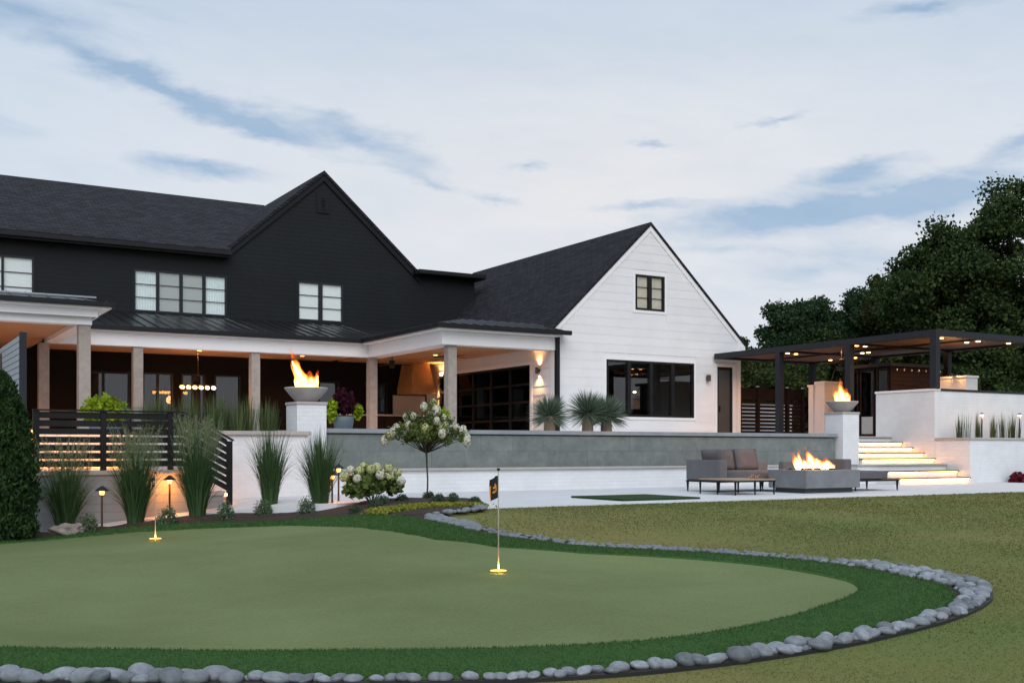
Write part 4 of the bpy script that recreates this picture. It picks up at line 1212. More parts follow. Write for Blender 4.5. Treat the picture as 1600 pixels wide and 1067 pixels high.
# things under and behind the pergola
gt = thing('slatted_gate', 'dark brown slatted fence and gate between the white wing and the lit wall', 'gate', (27.7, 28.7, 1.22))
for u in (26.2, 27.05, 28.45, 29.2):
    bx('post', M['wood_dark'], gt, u - .06, u + .06, 28.62, 28.74, 1.22, 3.04)
    bx('post_cap', M['white_trim'], gt, u - .04, u + .04, 28.64, 28.72, 3.04, 3.08)
for a, b in ((26.26, 26.99), (27.11, 28.39), (28.51, 29.14)):
    bx('top_board', M['wood_dark'], gt, a, b, 28.66, 28.70, 2.60, 3.0)
    for i in range(10):
        bx('slat', M['wood_dark'], gt, a, b, 28.66, 28.70, 1.30 + i * .128, 1.39 + i * .128)
gw = thing('gate_backing', 'pale stand-in panel seen through the gaps of the slatted gate', 'wall', (28, 30.6, 1.22))  # stand-in panel added to make the gate's gaps pale
bx('wall', M['white_brick'], gw, 26.3, 30.5, 30.5, 30.7, 1.22, 2.5)
bx('cap', M['coping'], gw, 26.28, 30.52, 30.47, 30.73, 2.5, 2.56)
bk = thing('back_wall', 'white brick garden wall glowing warm under the pergola', 'wall', (27.5, 26.1, 1.22))
bx('wall', M['white_brick'], bk, 26.95, 29.0, 26.0, 26.2, 1.22, 2.92)
bx('pier', M['white_brick'], bk, 27.0, 27.9, 25.55, 25.999, 1.22, 3.02)
bx('cap', M['white_trim'], bk, 26.92, 29.03, 25.97, 26.23, 2.92, 2.98)
bx('cap', M['white_trim'], bk, 26.97, 27.93, 25.52, 25.965, 3.02, 3.08)

sn = thing('sauna_cabin', 'dark brown timber cabin with glass doors under the pergola', 'cabin', (27.4, 23.4, 1.22))
sx0, sx1, sy0, sy1 = 26.45, 28.6, 22.45, 24.35
bx('wall', M['wood_dark'], sn, sx0 + .06, sx1, sy0 + .02, sy1, 1.24, 3.34)
for i in range(15): bx('board', M['wood_dark'], sn, sx0 + .02, sx1, sy0 - .012, sy0 + .02, 1.24 + i * .14, 1.372 + i * .14)
bx('roof', M['black_metal'], sn, sx0 - .12, sx1 + .1, sy0 - .14, sy1 + .1, 3.34, 3.44)
for y0_, y1_ in ((22.5, 22.98), (23.04, 23.6), (23.66, 24.25)):
    fr = MB().box(sx0, sx0 + .06, y0_, y0_ + .06, 1.26, 3.3).box(sx0, sx0 + .06, y1_ - .06, y1_, 1.26, 3.3).box(sx0, sx0 + .06, y0_ + .06, y1_ - .06, 3.22, 3.3).box(sx0, sx0 + .06, y0_ + .06, y1_ - .06, 1.26, 1.34).build('glass_door', M['wood_dark'], sn)
    bx('pane', M['glass_dark'], fr, sx0 + .025, sx0 + .031, y0_ + .06, y1_ - .06, 1.34, 3.22)
    bx('frosted_pane', mk('frosted', (.42, .47, .48), .35) if 'frosted' not in bpy.data.materials else bpy.data.materials['frosted'], fr, sx0 + .01, sx0 + .02, y0_ + .06, y1_ - .06, 1.34, 1.86)
sl = thing('string_lights', 'string of small clear bulbs along the cabin eave', 'string lights', (27.5, 22.3, 3.3))
MB().tube([(26.45 + i * .12, 22.28, 3.30 - .05 * math.sin(i % 4 / 4 * math.pi)) for i in range(19)], .006, 5).build('cord', M['black_metal'], sl)
for i in range(7): MB().lathe([(.008, 0), (.024, -.03), (.02, -.06), (.004, -.075)], (26.55 + .32 * i, 22.28, 3.27), 10).build('bulb', mk('clear_bulb', (.6, .55, .5), .2) if i == 0 else bpy.data.materials['clear_bulb'], sl, smooth=True)
fb = thing('grill_surround', 'white brick grill surround lit from above at the terrace edge', 'wall', (27.8, 21.1, 1.22))
bx('wall', M['white_brick'], fb, 27.5, 28.0, 20.62, 21.55, 1.22, 2.94)
bx('cap', M['white_trim'], fb, 27.47, 28.03, 20.59, 21.58, 2.94, 3.0, .005)
gl = thing('grill', 'small dark gas grill beside the brick surround', 'grill', (27.2, 21.1, 1.22))
bx('cart', M['black_metal'], gl, 26.9, 27.42, 20.7, 21.4, 1.22, 2.1, .01)
MB().prism([(26.9, 2.1), (27.42, 2.1), (27.42, 2.4), (27.3, 2.5), (27.02, 2.5), (26.9, 2.36)], 'y', 20.7, 21.4).build('lid', M['black_metal'], gl)
MB().tube([(26.86, 20.8, 2.28), (26.86, 21.3, 2.28)], .015, 8).build('handle', M['pool_edge'], gl)
lamp('surround_glow', fb, (27.3, 21.0, 3.2), 14, (1, .5, .14), 'POINT', .05)  # warm point light standing for the pergola's light on this wall
bx('top_block', M['black_metal'], fb, 27.36, 27.47, 20.95, 21.05, 3.02, 3.06)

for i, (u, z1, lb) in enumerate(((25.98, 1.80, 'slim lit bollard lamp among the planter reeds nearer the steps'), (27.6, 1.82, 'slim lit bollard lamp among the planter reeds farther from the steps'))):
    t = thing('bollard_lamp', lb, 'lamp', (u, 19.0, 1.13), 'bollard lamps in the planter')
    MB().tube([(u, 19.0, 1.1), (u, 19.0, z1)], .018, 8).build('post', M['bronze'], t)
    MB().lathe([(.055, 0), (.05, .03), (.012, .05)], (u, 19.0, z1), 16).build('hood', M['bronze'], t)
    MB().lathe([(.04, -.035), (.045, -.002)], (u, 19.0, z1), 14).build('bulb', M['bulb'], t)
    lamp('lamp_light', t, (u, 18.97, z1 - .06), 6, WARM, 'POINT', .03)

# ------------------------------------------------------------------ lounge
def cushion(name, mat, parent, c, size, rot=(0, 0, 0), puff=.5, piping=True):
    """soft box: bevelled, bulged, seamed"""
    bm = bmesh.new(); bmesh.ops.create_cube(bm, size=1.0)
    bmesh.ops.scale(bm, vec=size, verts=bm.verts)
    bmesh.ops.subdivide_edges(bm, edges=bm.edges[:], cuts=5, use_grid_fill=True)
    sx, sy, sz = (s / 2 for s in size)
    mn = min(size)
    for v in bm.verts:
        a, b, c_ = (clip(q, -1, 1) for q in (v.co.x / sx, v.co.y / sy, v.co.z / sz))
        if size[1] == mn: v.co.y *= .62 + .38 * ((1 - a ** 4) * (1 - c_ ** 4)) ** .5 + puff * .12 * (1 - a * a) * (1 - c_ * c_)
        elif size[2] == mn: v.co.z *= .80 + .20 * ((1 - a ** 6) * (1 - b ** 6)) ** .5
        else: v.co.x *= .62 + .38 * ((1 - b ** 4) * (1 - c_ ** 4)) ** .5 + puff * .12 * (1 - b * b) * (1 - c_ * c_)
    from mathutils import Euler
    mtx = Euler(rot).to_matrix()
    w = wpos(parent)
    for v in bm.verts: v.co = mtx @ v.co + Vector(c) - w
    me = bpy.data.meshes.new(name); bm.to_mesh(me); bm.free(); me.materials.append(mat)
    me.polygons.foreach_set('use_smooth', [True] * len(me.polygons))
    o = bpy.data.objects.new(name, me); col.objects.link(o); o.parent = parent
    return o


def leg(parent, x, y, h, top=.02, dx=0, dy=0):
    MB().hexa([(x - .009 + dx, y - .009 + dy, 0), (x + .009 + dx, y - .009 + dy, 0), (x + .009 + dx, y + .009 + dy, 0), (x - .009 + dx, y + .009 + dy, 0)], [(x - top, y - top, h), (x + top, y - top, h), (x + top, y + top, h), (x - top, y + top, h)]).build('leg', M['black_metal'], parent)


sf = thing('outdoor_sofa', 'grey outdoor sofa with one high arm and loose back cushions', 'sofa', (15.8, 17.3, 0))
bx('frame', M['black_metal'], sf, 14.85, 17.0, 16.85, 17.87, .20, .235)
for x, y in ((14.88, 16.88), (14.88, 17.84), (16.0, 16.88), (16.97, 16.88), (16.97, 17.84)): leg(sf, x, y, .21)
bx('arm', M['cushion_lt'], sf, 14.85, 15.07, 16.83, 17.87, .235, .655, .02, seg=3)
bx('back', M['cushion_lt'], sf, 15.08, 17.0, 17.70, 17.87, .235, .60, .02, seg=3)
cushion('seat_cushion', M['cushion'], sf, (16.04, 17.26, .34), (1.92, .86, .20))
cushion('back_cushion', M['cushion'], sf, (15.17, 17.36, .655), (.17, .62, .42), (0, R(-10), 0))
cushion('back_cushion', M['cushion'], sf, (15.60, 17.62, .655), (.62, .17, .42), (R(-10), 0, 0))
cushion('back_cushion', M['cushion'], sf, (16.22, 17.58, .655), (.62, .17, .44), (R(-12), 0, R(2)))
ch = thing('outdoor_armchair', 'low grey outdoor chair behind the fire table', 'chair', (18.2, 17.4, 0))
bx('frame', M['black_metal'], ch, 17.45, 18.75, 16.95, 17.87, .20, .235)
for x, y in ((17.48, 16.98), (18.72, 16.98), (17.48, 17.84), (18.72, 17.84)): leg(ch, x, y, .21)
bx('arm', M['cushion_lt'], ch, 18.53, 18.75, 16.95, 17.87, .235, .655, .02, seg=3)
bx('back', M['cushion_lt'], ch, 17.45, 18.52, 17.70, 17.87, .235, .60, .02, seg=3)
cushion('seat_cushion', M['cushion'], ch, (17.98, 17.32, .34), (1.05, .74, .20))
ot = thing('chaise_ottoman', 'low grey cushioned ottoman platform beside the fire table', 'ottoman', (18.6, 16.2, 0))
bx('frame', M['black_metal'], ot, 17.75, 19.1, 15.97, 16.85, .20, .235, .004)
for x, y in ((17.8, 16.0), (19.07, 16.0), (17.8, 16.82), (19.07, 16.82)): leg(ot, x, y, .21)
cushion('seat_cushion', M['cushion'], ot, (18.26, 16.41, .325), (.98, .84, .19))
tb = thing('coffee_table', 'low square wood topped coffee table on thin black legs', 'table', (14.7, 16.16, 0))
for i in range(8):
    bx('slat', M['wood_table'], tb, 14.19 + i * .1275, 14.19 + i * .1275 + .124, 15.64, 16.68, .275, .30, .003, seg=1)
MB().box(14.19, 15.21, 15.64, 15.67, .245, .274).box(14.19, 15.21, 16.65, 16.68, .245, .274).box(14.19, 14.22, 15.67, 16.65, .245, .274).box(15.18, 15.21, 15.67, 16.65, .245, .274).build('frame', M['black_metal'], tb)
for x, y in ((14.21, 15.66), (15.19, 15.66), (14.21, 16.66), (15.19, 16.66), (14.21, 16.16), (14.7, 15.66)): leg(tb, x, y, .25, .016)
for x, y, lb in ((14.92, 16.0, 'whisky tumbler nearer the table edge'), (15.06, 15.98, 'whisky tumbler nearer the fire table')):
    t = thing('tumbler', lb + ' on the coffee table', 'glass', (x, y, .30), 'tumblers on the coffee table')
    MB().lathe([(.034, 0), (.041, .095), (.038, .095), (.032, .012), (.001, .012)], (x, y, .30), 20).build('glass', M['tumbler'], t, smooth=True)
    MB().lathe([(.031, .014), (.035, .05), (.001, .05)], (x, y, .30), 16).build('whisky', M['amber'], t)
fp = thing('fire_table', 'rectangular concrete fire table with tall flames and dark recessed plinth', 'fire pit', (16.8, 16.15, 0))
bx('body', M['firepit'], fp, 16.0, 17.52, 15.62, 16.66, .095, .455, .01)
bx('plinth', mk('plinth', (.06, .062, .066), .7), fp, 16.1, 17.42, 15.74, 16.56, 0, .096)
bx('burner_tray', M['lava'], fp, 16.22, 17.30, 15.90, 16.40, .44, .462)
rr_ = random.Random(4)
mbv = MB()
for i in range(90):
    x, y, r_ = rr_.uniform(16.26, 17.26), rr_.uniform(15.94, 16.36), rr_.uniform(.02, .035)
    mbv.lathe([(r_ * .5, -r_ * .4), (r_, .2 * r_), (r_ * .6, .9 * r_)], (x, y, .465), 6)
mbv.build('lava_rocks', M['lava'], fp, kind='stuff')
flame(fp, [(16.35, 16.15, .46, 0.34, .10, -.10, .05), (16.50, 16.12, .46, 0.25, .12, -.05, .02), (16.63, 16.15, .46, 0.21, .13, .02, 0), (16.78, 16.18, .46, 0.46, .095, -.12, .1), (16.86, 16.12, .46, 0.30, .12, -.05, .05), (17.0, 16.1, .46, 0.21, .12, .0, 0), (17.12, 16.12, .46, 0.25, .10, -.04, 0), (17.2, 16.1, .46, 0.14, .09, .05, 0), (16.42, 16.18, .46, 0.41, .055, -.02, .05), (16.7, 16.2, .46, 0.16, .2, 0, 0), (16.95, 16.15, .46, 0.15, .2, 0, 0)], seed=21)
lamp('fire_light', fp, (16.75, 16.15, .75), 36, (1, .5, .18), size=.2)
tag(bx('turf_mat', M['turf_mat'], None, 11.0, 12.68, 14.85, 16.42, .0, .035, .012), 'square dark green turf mat lying on the white patio', 'mat')

# ------------------------------------------------------------------ putting flags
def flagstick(u, v, h, label, fl):
    z = ground_z(u, v) + .035 + swell(u, v)
    t = thing('flagstick', label, 'flagstick', (u, v, z), 'putting green flagsticks')
    MB().tube([(u, v, z - .02), (u, v, z + h * .5), (u, v, z + h)], [.0075, .006, .005], 8).build('pole', M['stick'], t, smooth=True)
    MB().lathe([(.009, 0), (.016, .012), (.016, .022), (.006, .026)], (u, v, z + h), 10).build('knob', M['flag'], t)
    MB().lathe([(.030, .001), (.075, .003), (.078, .007), (.056, .010), (.030, .008)], (u, v, z + .004), 28, False).build('cup_ring', M['cup_glow'], t)
    mb = MB(); n, m = 8, 10
    for i in range(n + 1):
        for j in range(m + 1):
            a, b = i / n, j / m
            x = -fl[0] * a * (.35 + .65 * (1 - b * .15)); zz_ = -.045 - fl[1] * b - .30 * fl[0] * a * 1.9 * (a)
            yy = .03 * math.sin(a * 7 + b * 2) * a
            mb.v.append((u + x * CA, v - x * SA * 1.0 + yy, z + h + zz_))
    mb.f = [(i * (m + 1) + j, (i + 1) * (m + 1) + j, (i + 1) * (m + 1) + j + 1, i * (m + 1) + j + 1) for i in range(n) for j in range(m)]
    o = mb.build('flag', M['flag'], t, smooth=True)
    o.data.materials.append(M['flag_orange'])
    for p in o.data.polygons:
        i, j = divmod(p.index, m)
        if (i in (2, 3, 4) and 3 <= j <= 6 and (i + j) % 4 != 1) or (i == 5 and j in (4, 6)) or i == 7 and j > 2: p.material_index = 1
    lamp('cup_lamp', t, (u, v - .012, z + .03), .9, (1, .55, .14), 'POINT', .012)


flagstick(5.24, 9.04, .95, 'flagstick with drooping black flag on the open middle of the green', (.075, .21))
flagstick(3.42, 14.9, .86, 'flagstick with black flag in front of the tall ornamental grasses', (.05, .12))


def path_light(u, v, z, h, label, e, r=.10):
    t = thing('path_light', label, 'path light', (u, v, z), 'bronze path lights')
    MB().tube([(u, v, z - .03), (u, v, z + h - .06)], .016, 8).build('stem', M['bronze'], t)
    MB().lathe([(r, 0), (r * .98, .012), (r * .45, .05), (.012, .075)], (u, v, z + h), 20).build('hat', M['charcoal_metal'], t)
    MB().lathe([(.022, -.06), (.034, -.045), (.036, 0.004)], (u, v, z + h), 14).build('bulb', M['bulb_low'], t)
    lamp('lamp_light', t, (u, v, z + h - .075), e, (1, .31, .05), 'POINT', .03)


path_light(3.22, 17.45, bed_z(3.22, 17.45), .57, 'bronze path light beside the boulder', 3)
path_light(4.35, 17.98, path_z(4.35) + .01, .56, 'bronze path light glowing on the low grey wall', 34)
path_light(6.62, 16.75, bed_z(6.62, 16.75), .50, 'bronze path light in front of the hydrangea bush', 16)
path_light(6.95, 17.3, bed_z(6.95, 17.3), .56, 'bronze path light behind the hydrangea bush', 10)

# ------------------------------------------------------------------ foliage helpers
def leaves(name, C, N, size, mat, parent, asp=.6, up=0.0, flat=0.0):
    """C: (n,3) centres; N: (n,3) outward directions; one bent leaf (two quads) each"""
    n = len(C)
    r = rng.normal(size=(n, 3)); r[:, 2] *= (1 - flat)
    D = r + N * .8; D[:, 2] += up
    D /= np.linalg.norm(D, axis=1)[:, None] + 1e-9
    q = rng.normal(size=(n, 3)); s = np.cross(D, q); s /= np.linalg.norm(s, axis=1)[:, None] + 1e-9
    nrm = np.cross(D, s)
    L = (size * rng.uniform(.6, 1.35, n))[:, None]
    W = L * asp * .5
    b = C - D * L * .5; m = C + nrm * L * .10; t = C + D * L * .5 - nrm * L * .05
    V = np.stack([b, m - s * W, t, m + s * W], 1).reshape(-1, 3)
    i = np.arange(n)[:, None] * 4
    F = np.concatenate([i + np.array([[0, 1, 2, 3]])])
    return raw_mesh(name, V, F, mat, parent)


def clump_pts(centres, radii, per, squash=.8, shell=.55):
    C, N = [], []
    for c, r in zip(centres, radii):
        d = rng.normal(size=(per, 3)); d /= np.linalg.norm(d, axis=1)[:, None]
        k = (shell + (1 - shell) * rng.uniform(0, 1, per)) * r * rng.uniform(.75, 1.12, per)
        p = d * k[:, None]; p[:, 2] *= squash
        C.append(np.asarray(c) + p); N.append(d)
    return np.concatenate(C), np.concatenate(N)


def tree(name, label, base, h, crown, nclump, per, size, mat, group='trees behind the pergola', trunk=.22, rmin=.5, rmax=1.0):
    """crown: list of ellipsoids (dx,dy,z,rx,ry,rz)"""
    t = thing(name, label, 'tree', base, group)
    b = Vector(base)
    cs, rs_ = [], []
    wts = np.array([e[3] * e[4] * e[5] for e in crown]); wts = wts / wts.sum()
    nclump = int(nclump * 1.25)
    for i in range(nclump):
        e = crown[rng.choice(len(crown), p=wts)]
        d = rng.normal(size=3); d /= np.linalg.norm(d)
        k = rng.uniform(.35, 1.0) ** .45
        cs.append((b.x + e[0] + d[0] * e[3] * k, b.y + e[1] + d[1] * e[4] * k, b.z + e[2] + d[2] * e[5] * k))
        rs_.append(rng.uniform(rmin, rmax))
    C, N = clump_pts(cs, rs_, per * 3, .75, .25)
    leaves('crown', C, N, size * .55, mat, t, .7)
    mb = MB()
    zc = min(e[2] for e in crown)
    mb.tube([b + Vector((0, 0, -.2)), b + Vector((.1, .05, zc * .5)), b + Vector((.0, 0, zc)), b + Vector((.1, .1, h * .8))], [trunk, trunk * .8, trunk * .6, trunk * .15], 9)
    for i in range(min(16, nclump)):
        c = Vector(cs[i]); z0 = b + Vector((0, 0, clip((c.z - b.z) * .55, .3 * h, .75 * h)))
        m = (z0 + c) / 2 + Vector((0, 0, -.2)); mb.tube([z0, m, c], [trunk * .35, trunk * .2, .02], 6)
    mb.build('trunk', M['bark'], t, smooth=True)
    return t


def ell(*a): return a


tree('maple_tree', 'tallest dark broadleaf tree towering beyond the far end of the pergola', (38.6, 26.0, 0), 12, [(0, 0, 7.6, 3.2, 3.2, 3.6), (2.0, -2.0, 6.0, 3.4, 3.4, 3.8), (-1.2, 1.2, 5.0, 2.8, 2.6, 2.6), (3.2, -2.6, 8.8, 2.6, 2.6, 2.2), (-2.6, 1.5, 7.0, 2.0, 2.0, 2.6), (-3.4, 2.0, 6.6, 1.5, 1.5, 2.2)], 480, 150, .26, M['leaf_a'], rmin=.5, rmax=.95, trunk=.3)
tree('maple_tree', 'broadleaf tree with ragged top beside the tallest tree', (37.8, 30.4, 0), 9.2, [(0, 0, 5.6, 2.2, 2.2, 2.6), (-.8, .8, 7.2, 1.2, 1.2, 1.4), (.8, -.8, 4.0, 2.2, 2.2, 2.2)], 150, 150, .25, M['leaf_c'], rmin=.45, rmax=.85)
tree('maple_tree', 'round topped broadleaf tree behind the middle of the pergola', (38.4, 33.6, 0), 8.6, [(0, 0, 5.2, 2.3, 2.3, 2.7), (0.2, 0, 7.0, 1.2, 1.2, 1.2)], 130, 150, .25, M['leaf_b'], rmin=.45, rmax=.8)
tree('maple_tree', 'lower bushy tree between the round topped tree and the narrow tree', (36.6, 35.0, 0), 8.0, [(0, 0, 4.9, 2.0, 2.0, 2.5), (-.6, .6, 6.3, 1.0, 1.0, 1.1)], 110, 150, .25, M['leaf_b'], rmin=.4, rmax=.8)
tree('maple_tree', 'narrow tree rising just beyond the white wing', (33.6, 33.9, 0), 7.3, [(0, 0, 4.5, 1.15, 1.15, 2.6)], 60, 150, .24, M['leaf_b'], rmin=.4, rmax=.7)
tree('maple_tree', 'small leafy tree half hidden by the corner of the white wing', (31.2, 34.2, 0), 5.4, [(0, 0, 3.7, 1.2, 1.2, 1.6)], 50, 140, .22, M['leaf_c'], rmin=.35, rmax=.6)
for i, (x, y, z, r, mt, lb) in enumerate([(34.5, 33.0, 3.0, 2.6, 'leaf_a', 'dense understorey tree behind the slatted gate'), (36.0, 29.5, 3.0, 2.6, 'leaf_c', 'dense understorey tree behind the timber cabin'), (37.2, 25.6, 3.0, 2.6, 'leaf_a', 'dense understorey tree behind the grill surround'), (39.5, 22.5, 3.6, 2.8, 'leaf_c', 'dense understorey tree beyond the clipped cones'), (31.8, 31.6, 2.8, 1.5, 'leaf_c', 'light leaved shrub tree over the slatted gate')]):
    tree('understorey_tree', lb, (x, y, 0), z + r, [(0, 0, z, r, r, r)], int(46 * r / 1.6), 150, .24, M[mt], 'understorey trees', .14, .4, .8)
# dense wood far behind, seen only as dark green between the trunks
C_, N_ = [], []
for i in range(260):
    a = rng.uniform(0, 1); p = np.array([30 + 24 * a, 44 - 22 * a, 0]) + np.array([rng.uniform(0, 5), rng.uniform(0, 4), rng.uniform(.2, 4.6)])
    C_.append(p)
C, N = clump_pts(C_, rng.uniform(.8, 1.5, len(C_)), 90, .8, .3)
wd = leaves('woodland', C, N, .42, M['leaf_b'], None, .7); struct(wd, 'stuff')

# clipped cones beyond the parapet
for (u, v, h, lb) in ((30.2, 22.2, 1.9, 'small clipped green cone beyond the parapet nearer the grill surround'), (31.1, 22.0, 1.75, 'small clipped green cone beyond the parapet farther from the grill surround')):
    t = thing('clipped_conifer', lb, 'conifer', (u, v, 1.22), 'clipped cones')
    n = 3800
    k = rng.uniform(0, 1, n) ** .6; a = rng.uniform(0, 2 * math.pi, n); r = .30 * k * rng.uniform(.8, 1.05, n)
    C = np.stack([u + r * np.cos(a), v + r * np.sin(a), 1.22 + h * (1 - k)], 1); N = np.stack([np.cos(a), np.sin(a), 0 * a + .6], 1)
    leaves('crown', C, N, .06, M['leaf_hyd'], t, .5, .6)
    MB().tube([(u, v, 1.2), (u, v, 1.22 + h * .7)], [.03, .015], 6).build('trunk', M['bark'], t)

# conifer by the steps
t = thing('arborvitae', 'dense dark green conifer beside the black railing', 'conifer', (1.78, 17.0, -.42))
n = 42000
zf = rng.uniform(0, 1, n); a = rng.uniform(0, 2 * math.pi, n)
prof = .43 * np.minimum(1, (zf + .06) * 9) ** .5 * (1 - zf ** 3.2) ** .8 + .03
lump = np.array([1 + .20 * mnoise.noise((math.cos(q) * 1.9, math.sin(q) * 1.9, z_ * 9.0)) + .14 * mnoise.noise((math.cos(q) * 6, math.sin(q) * 6, z_ * 26.0)) for q, z_ in zip(a, zf)])
r = prof * lump * rng.uniform(.0, 1.0, n) ** .22 * np.where(rng.uniform(0, 1, n) < .12, rng.uniform(1.0, 1.22, n), 1.0)
C = np.stack([1.78 + r * np.cos(a), 17.0 + r * np.sin(a), -.42 + 2.36 * zf], 1); N = np.stack([np.cos(a) * .7, np.sin(a) * .7, 0 * a + .9], 1)
leaves('crown', C, N, .085, M['arbor'], t, .34, 1.0)
MB().tube([(1.78, 17.0, -.5), (1.78, 17.0, 2.2)], [.06, .02], 8).build('trunk', M['bark'], t)


def grass_clump(name, label, c, h, spread, n, wid, mat, lean=.5, r0=.16, group='tall ornamental grasses', plume=0, segs=7, part='blades', bias=(0, 0)):
    t = thing(name, label, 'grass', c, group)
    V, F = [], []
    rg = np.random.default_rng(int(abs(c[0] * 1000 + c[1] * 77)))
    for i in range(n):
        a = rg.uniform(0, 2 * math.pi); k = rg.uniform(0, 1) ** .7
        x0, y0 = r0 * k * math.cos(a), r0 * k * math.sin(a)
        hh = h * rg.uniform(.55, 1.0) * (1 - .12 * k)
        out = spread * k * rg.uniform(.5, 1.25); a2 = a + rg.uniform(-.5, .5)
        droop = rg.uniform(.0, 1.0) ** 2 * lean * k
        w = wid * rg.uniform(.7, 1.2); sa_ = a2 + math.pi / 2 + rg.uniform(-.8, .8)
        b = len(V)
        for s_ in range(segs + 1):
            tt_ = s_ / segs
            ro = out * (tt_ ** 1.6) + droop * tt_ ** 3 * .5
            z_ = hh * (tt_ - droop * .55 * tt_ ** 3)
            x_, y_ = x0 + ro * math.cos(a2) + bias[0] * tt_ ** 2, y0 + ro * math.sin(a2) + bias[1] * tt_ ** 2
            ww = w * (1 - tt_ ** 2.5) + .0006
            V += [(x_ - ww * math.cos(sa_), y_ - ww * math.sin(sa_), z_), (x_ + ww * math.cos(sa_), y_ + ww * math.sin(sa_), z_)]
            if s_: F.append((b + 2 * s_ - 2, b + 2 * s_ - 1, b + 2 * s_ + 1, b + 2 * s_))
    raw_mesh(part, np.array(V), np.array(F), mat, t, offset=0)
    if plume:
        V, F = [], []
        for i in range(plume):
            a = rg.uniform(0, 2 * math.pi); k = rg.uniform(0, 1) ** .6
            ro = spread * k * .95; z_ = h * rg.uniform(.66, 1.0); x_, y_ = ro * math.cos(a), ro * math.sin(a)
            for j in range(20):
                f_ = rg.uniform(0, 1); px_, py_, pz_ = x_ + .10 * f_ * math.cos(a), y_ + .10 * f_ * math.sin(a), z_ + .30 * (f_ - .5)
                q = rg.uniform(0, 2 * math.pi); ln = .07 * rg.uniform(.5, 1.2) * (1.1 - f_ * .6)
                b = len(V); ex, ey, ez = math.cos(q) * ln * .55, math.sin(q) * ln * .55, ln * .85
                V += [(px_ - .0032, py_, pz_), (px_ + .0032, py_, pz_), (px_ + ex, py_ + ey, pz_ + ez)]; F.append((b, b + 1, b + 2))
        raw_mesh('plumes', np.array(V), np.array(F), M['plume'], t, offset=0)
    return t


for u, v, h, sp, n, lb, pl_, bl in ((2.74, 17.72, 1.34, .38, 520, 'dark tall ornamental grass clump nearest the conifer', 150, .55), (3.72, 17.5, 1.42, .36, 700, 'tall ornamental grass clump behind the lit flagstick', 220, .5),
                           (4.62, 17.35, 1.5, .33, 820, 'fullest tall ornamental grass clump in front of the sloping railing', 280, .4), (5.82, 17.45, 1.46, .28, 480, 'open tall ornamental grass clump past the foot of the railing', 0, .45),
                           (6.42, 16.75, 1.42, .30, 560, 'open tall ornamental grass clump beside the glowing path lights', 0, .45)):
    grass_clump('ornamental_grass', lb, (u, v, bed_z(u, v) - .02), h, sp, int(n * 1.25), .0052, M['miscanthus'], bl + .18, .12, plume=pl_)

# horsetail reeds: one clump is one plant
hl = [(4.55, 20.25, .86), (4.8, 20.45, .92), (5.1, 20.15, .84), (5.35, 20.4, .95), (5.62, 20.1, .9), (5.85, 20.45, 1.0), (6.15, 20.2, .85), (6.4, 20.4, .96), (6.62, 20.1, .88), (6.86, 20.5, .84), (5.0, 20.6, .8), (6.0, 20.62, .9)]
for u, v, h in hl:
    grass_clump('horsetail_reed', 'clump of upright horsetail reeds in front of the glass guard', (u, v, 1.07), h, .10, 70, .0075, M['horsetail'], .04, .13, 'horsetail reeds in the stair planter', segs=3, part='stems')
for i in range(17):
    u = 25.2 + .20 * i + .1 * math.sin(i * 2.3)
    grass_clump('horsetail_reed', 'clump of thin upright horsetail reeds against the white parapet', (u, 19.12 + .14 * math.sin(i * 1.7), 1.11), .66 + .26 * abs(math.sin(i * 1.9 + .5)), .05, 16 if i % 3 else 42, .0065, M['horsetail'], .03, .07, 'horsetail reeds in the parapet planter', segs=3, part='stems')

# yuccas by the pool
for u, v, zc, r, lb in ((16.08, 25.0, 1.76, .68, 'spiky blue-green yucca in front of the downspout'), (17.32, 25.0, 1.84, .76, 'spiky blue-green yucca, middle one of three by the pool'), (18.02, 25.1, 1.79, .70, 'spiky blue-green yucca overlapping the big black window')):
    t = thing('yucca', lb, 'yucca', (u, v, 1.22), 'yuccas by the pool')
    n = int(rng.integers(700, 1050))
    d = rng.normal(size=(n, 3)) + np.array([rng.uniform(-.2, .2), rng.uniform(-.2, .2), rng.uniform(-.1, .25)]); d /= np.linalg.norm(d, axis=1)[:, None]; d[:, 2] = np.where(d[:, 2] < -.55, -d[:, 2], d[:, 2])
    L = (r * rng.uniform(.8, 1.08, n))[:, None]
    s = np.cross(d, rng.normal(size=(n, 3))); s /= np.linalg.norm(s, axis=1)[:, None]
    c = np.array([0, 0, zc - 1.22]); b = c + d * .06; m = c + d * L * .5; e = c + d * L - np.array([0, 0, .05]) * L
    V = np.stack([b - s * .008, b + s * .008, m + s * .009, e, m - s * .009], 1).reshape(-1, 3)
    i = np.arange(n)[:, None] * 5
    F = np.concatenate([i + np.array([[0, 1, 2]]), i + np.array([[0, 2, 4]]), i + np.array([[4, 2, 3]])])
    raw_mesh('leaves', V, F, M['yucca'], t, offset=0)
    MB().tube([(u, v, 1.2), (u, v, zc)], [.17, .14], 12).build('trunk', mk('yucca_trunk', (.24, .17, .11), .9, var=(.15, .1, .07), vscale=14, bump=.8) if 'yucca_trunk' not in bpy.data.materials else bpy.data.materials['yucca_trunk'], t)


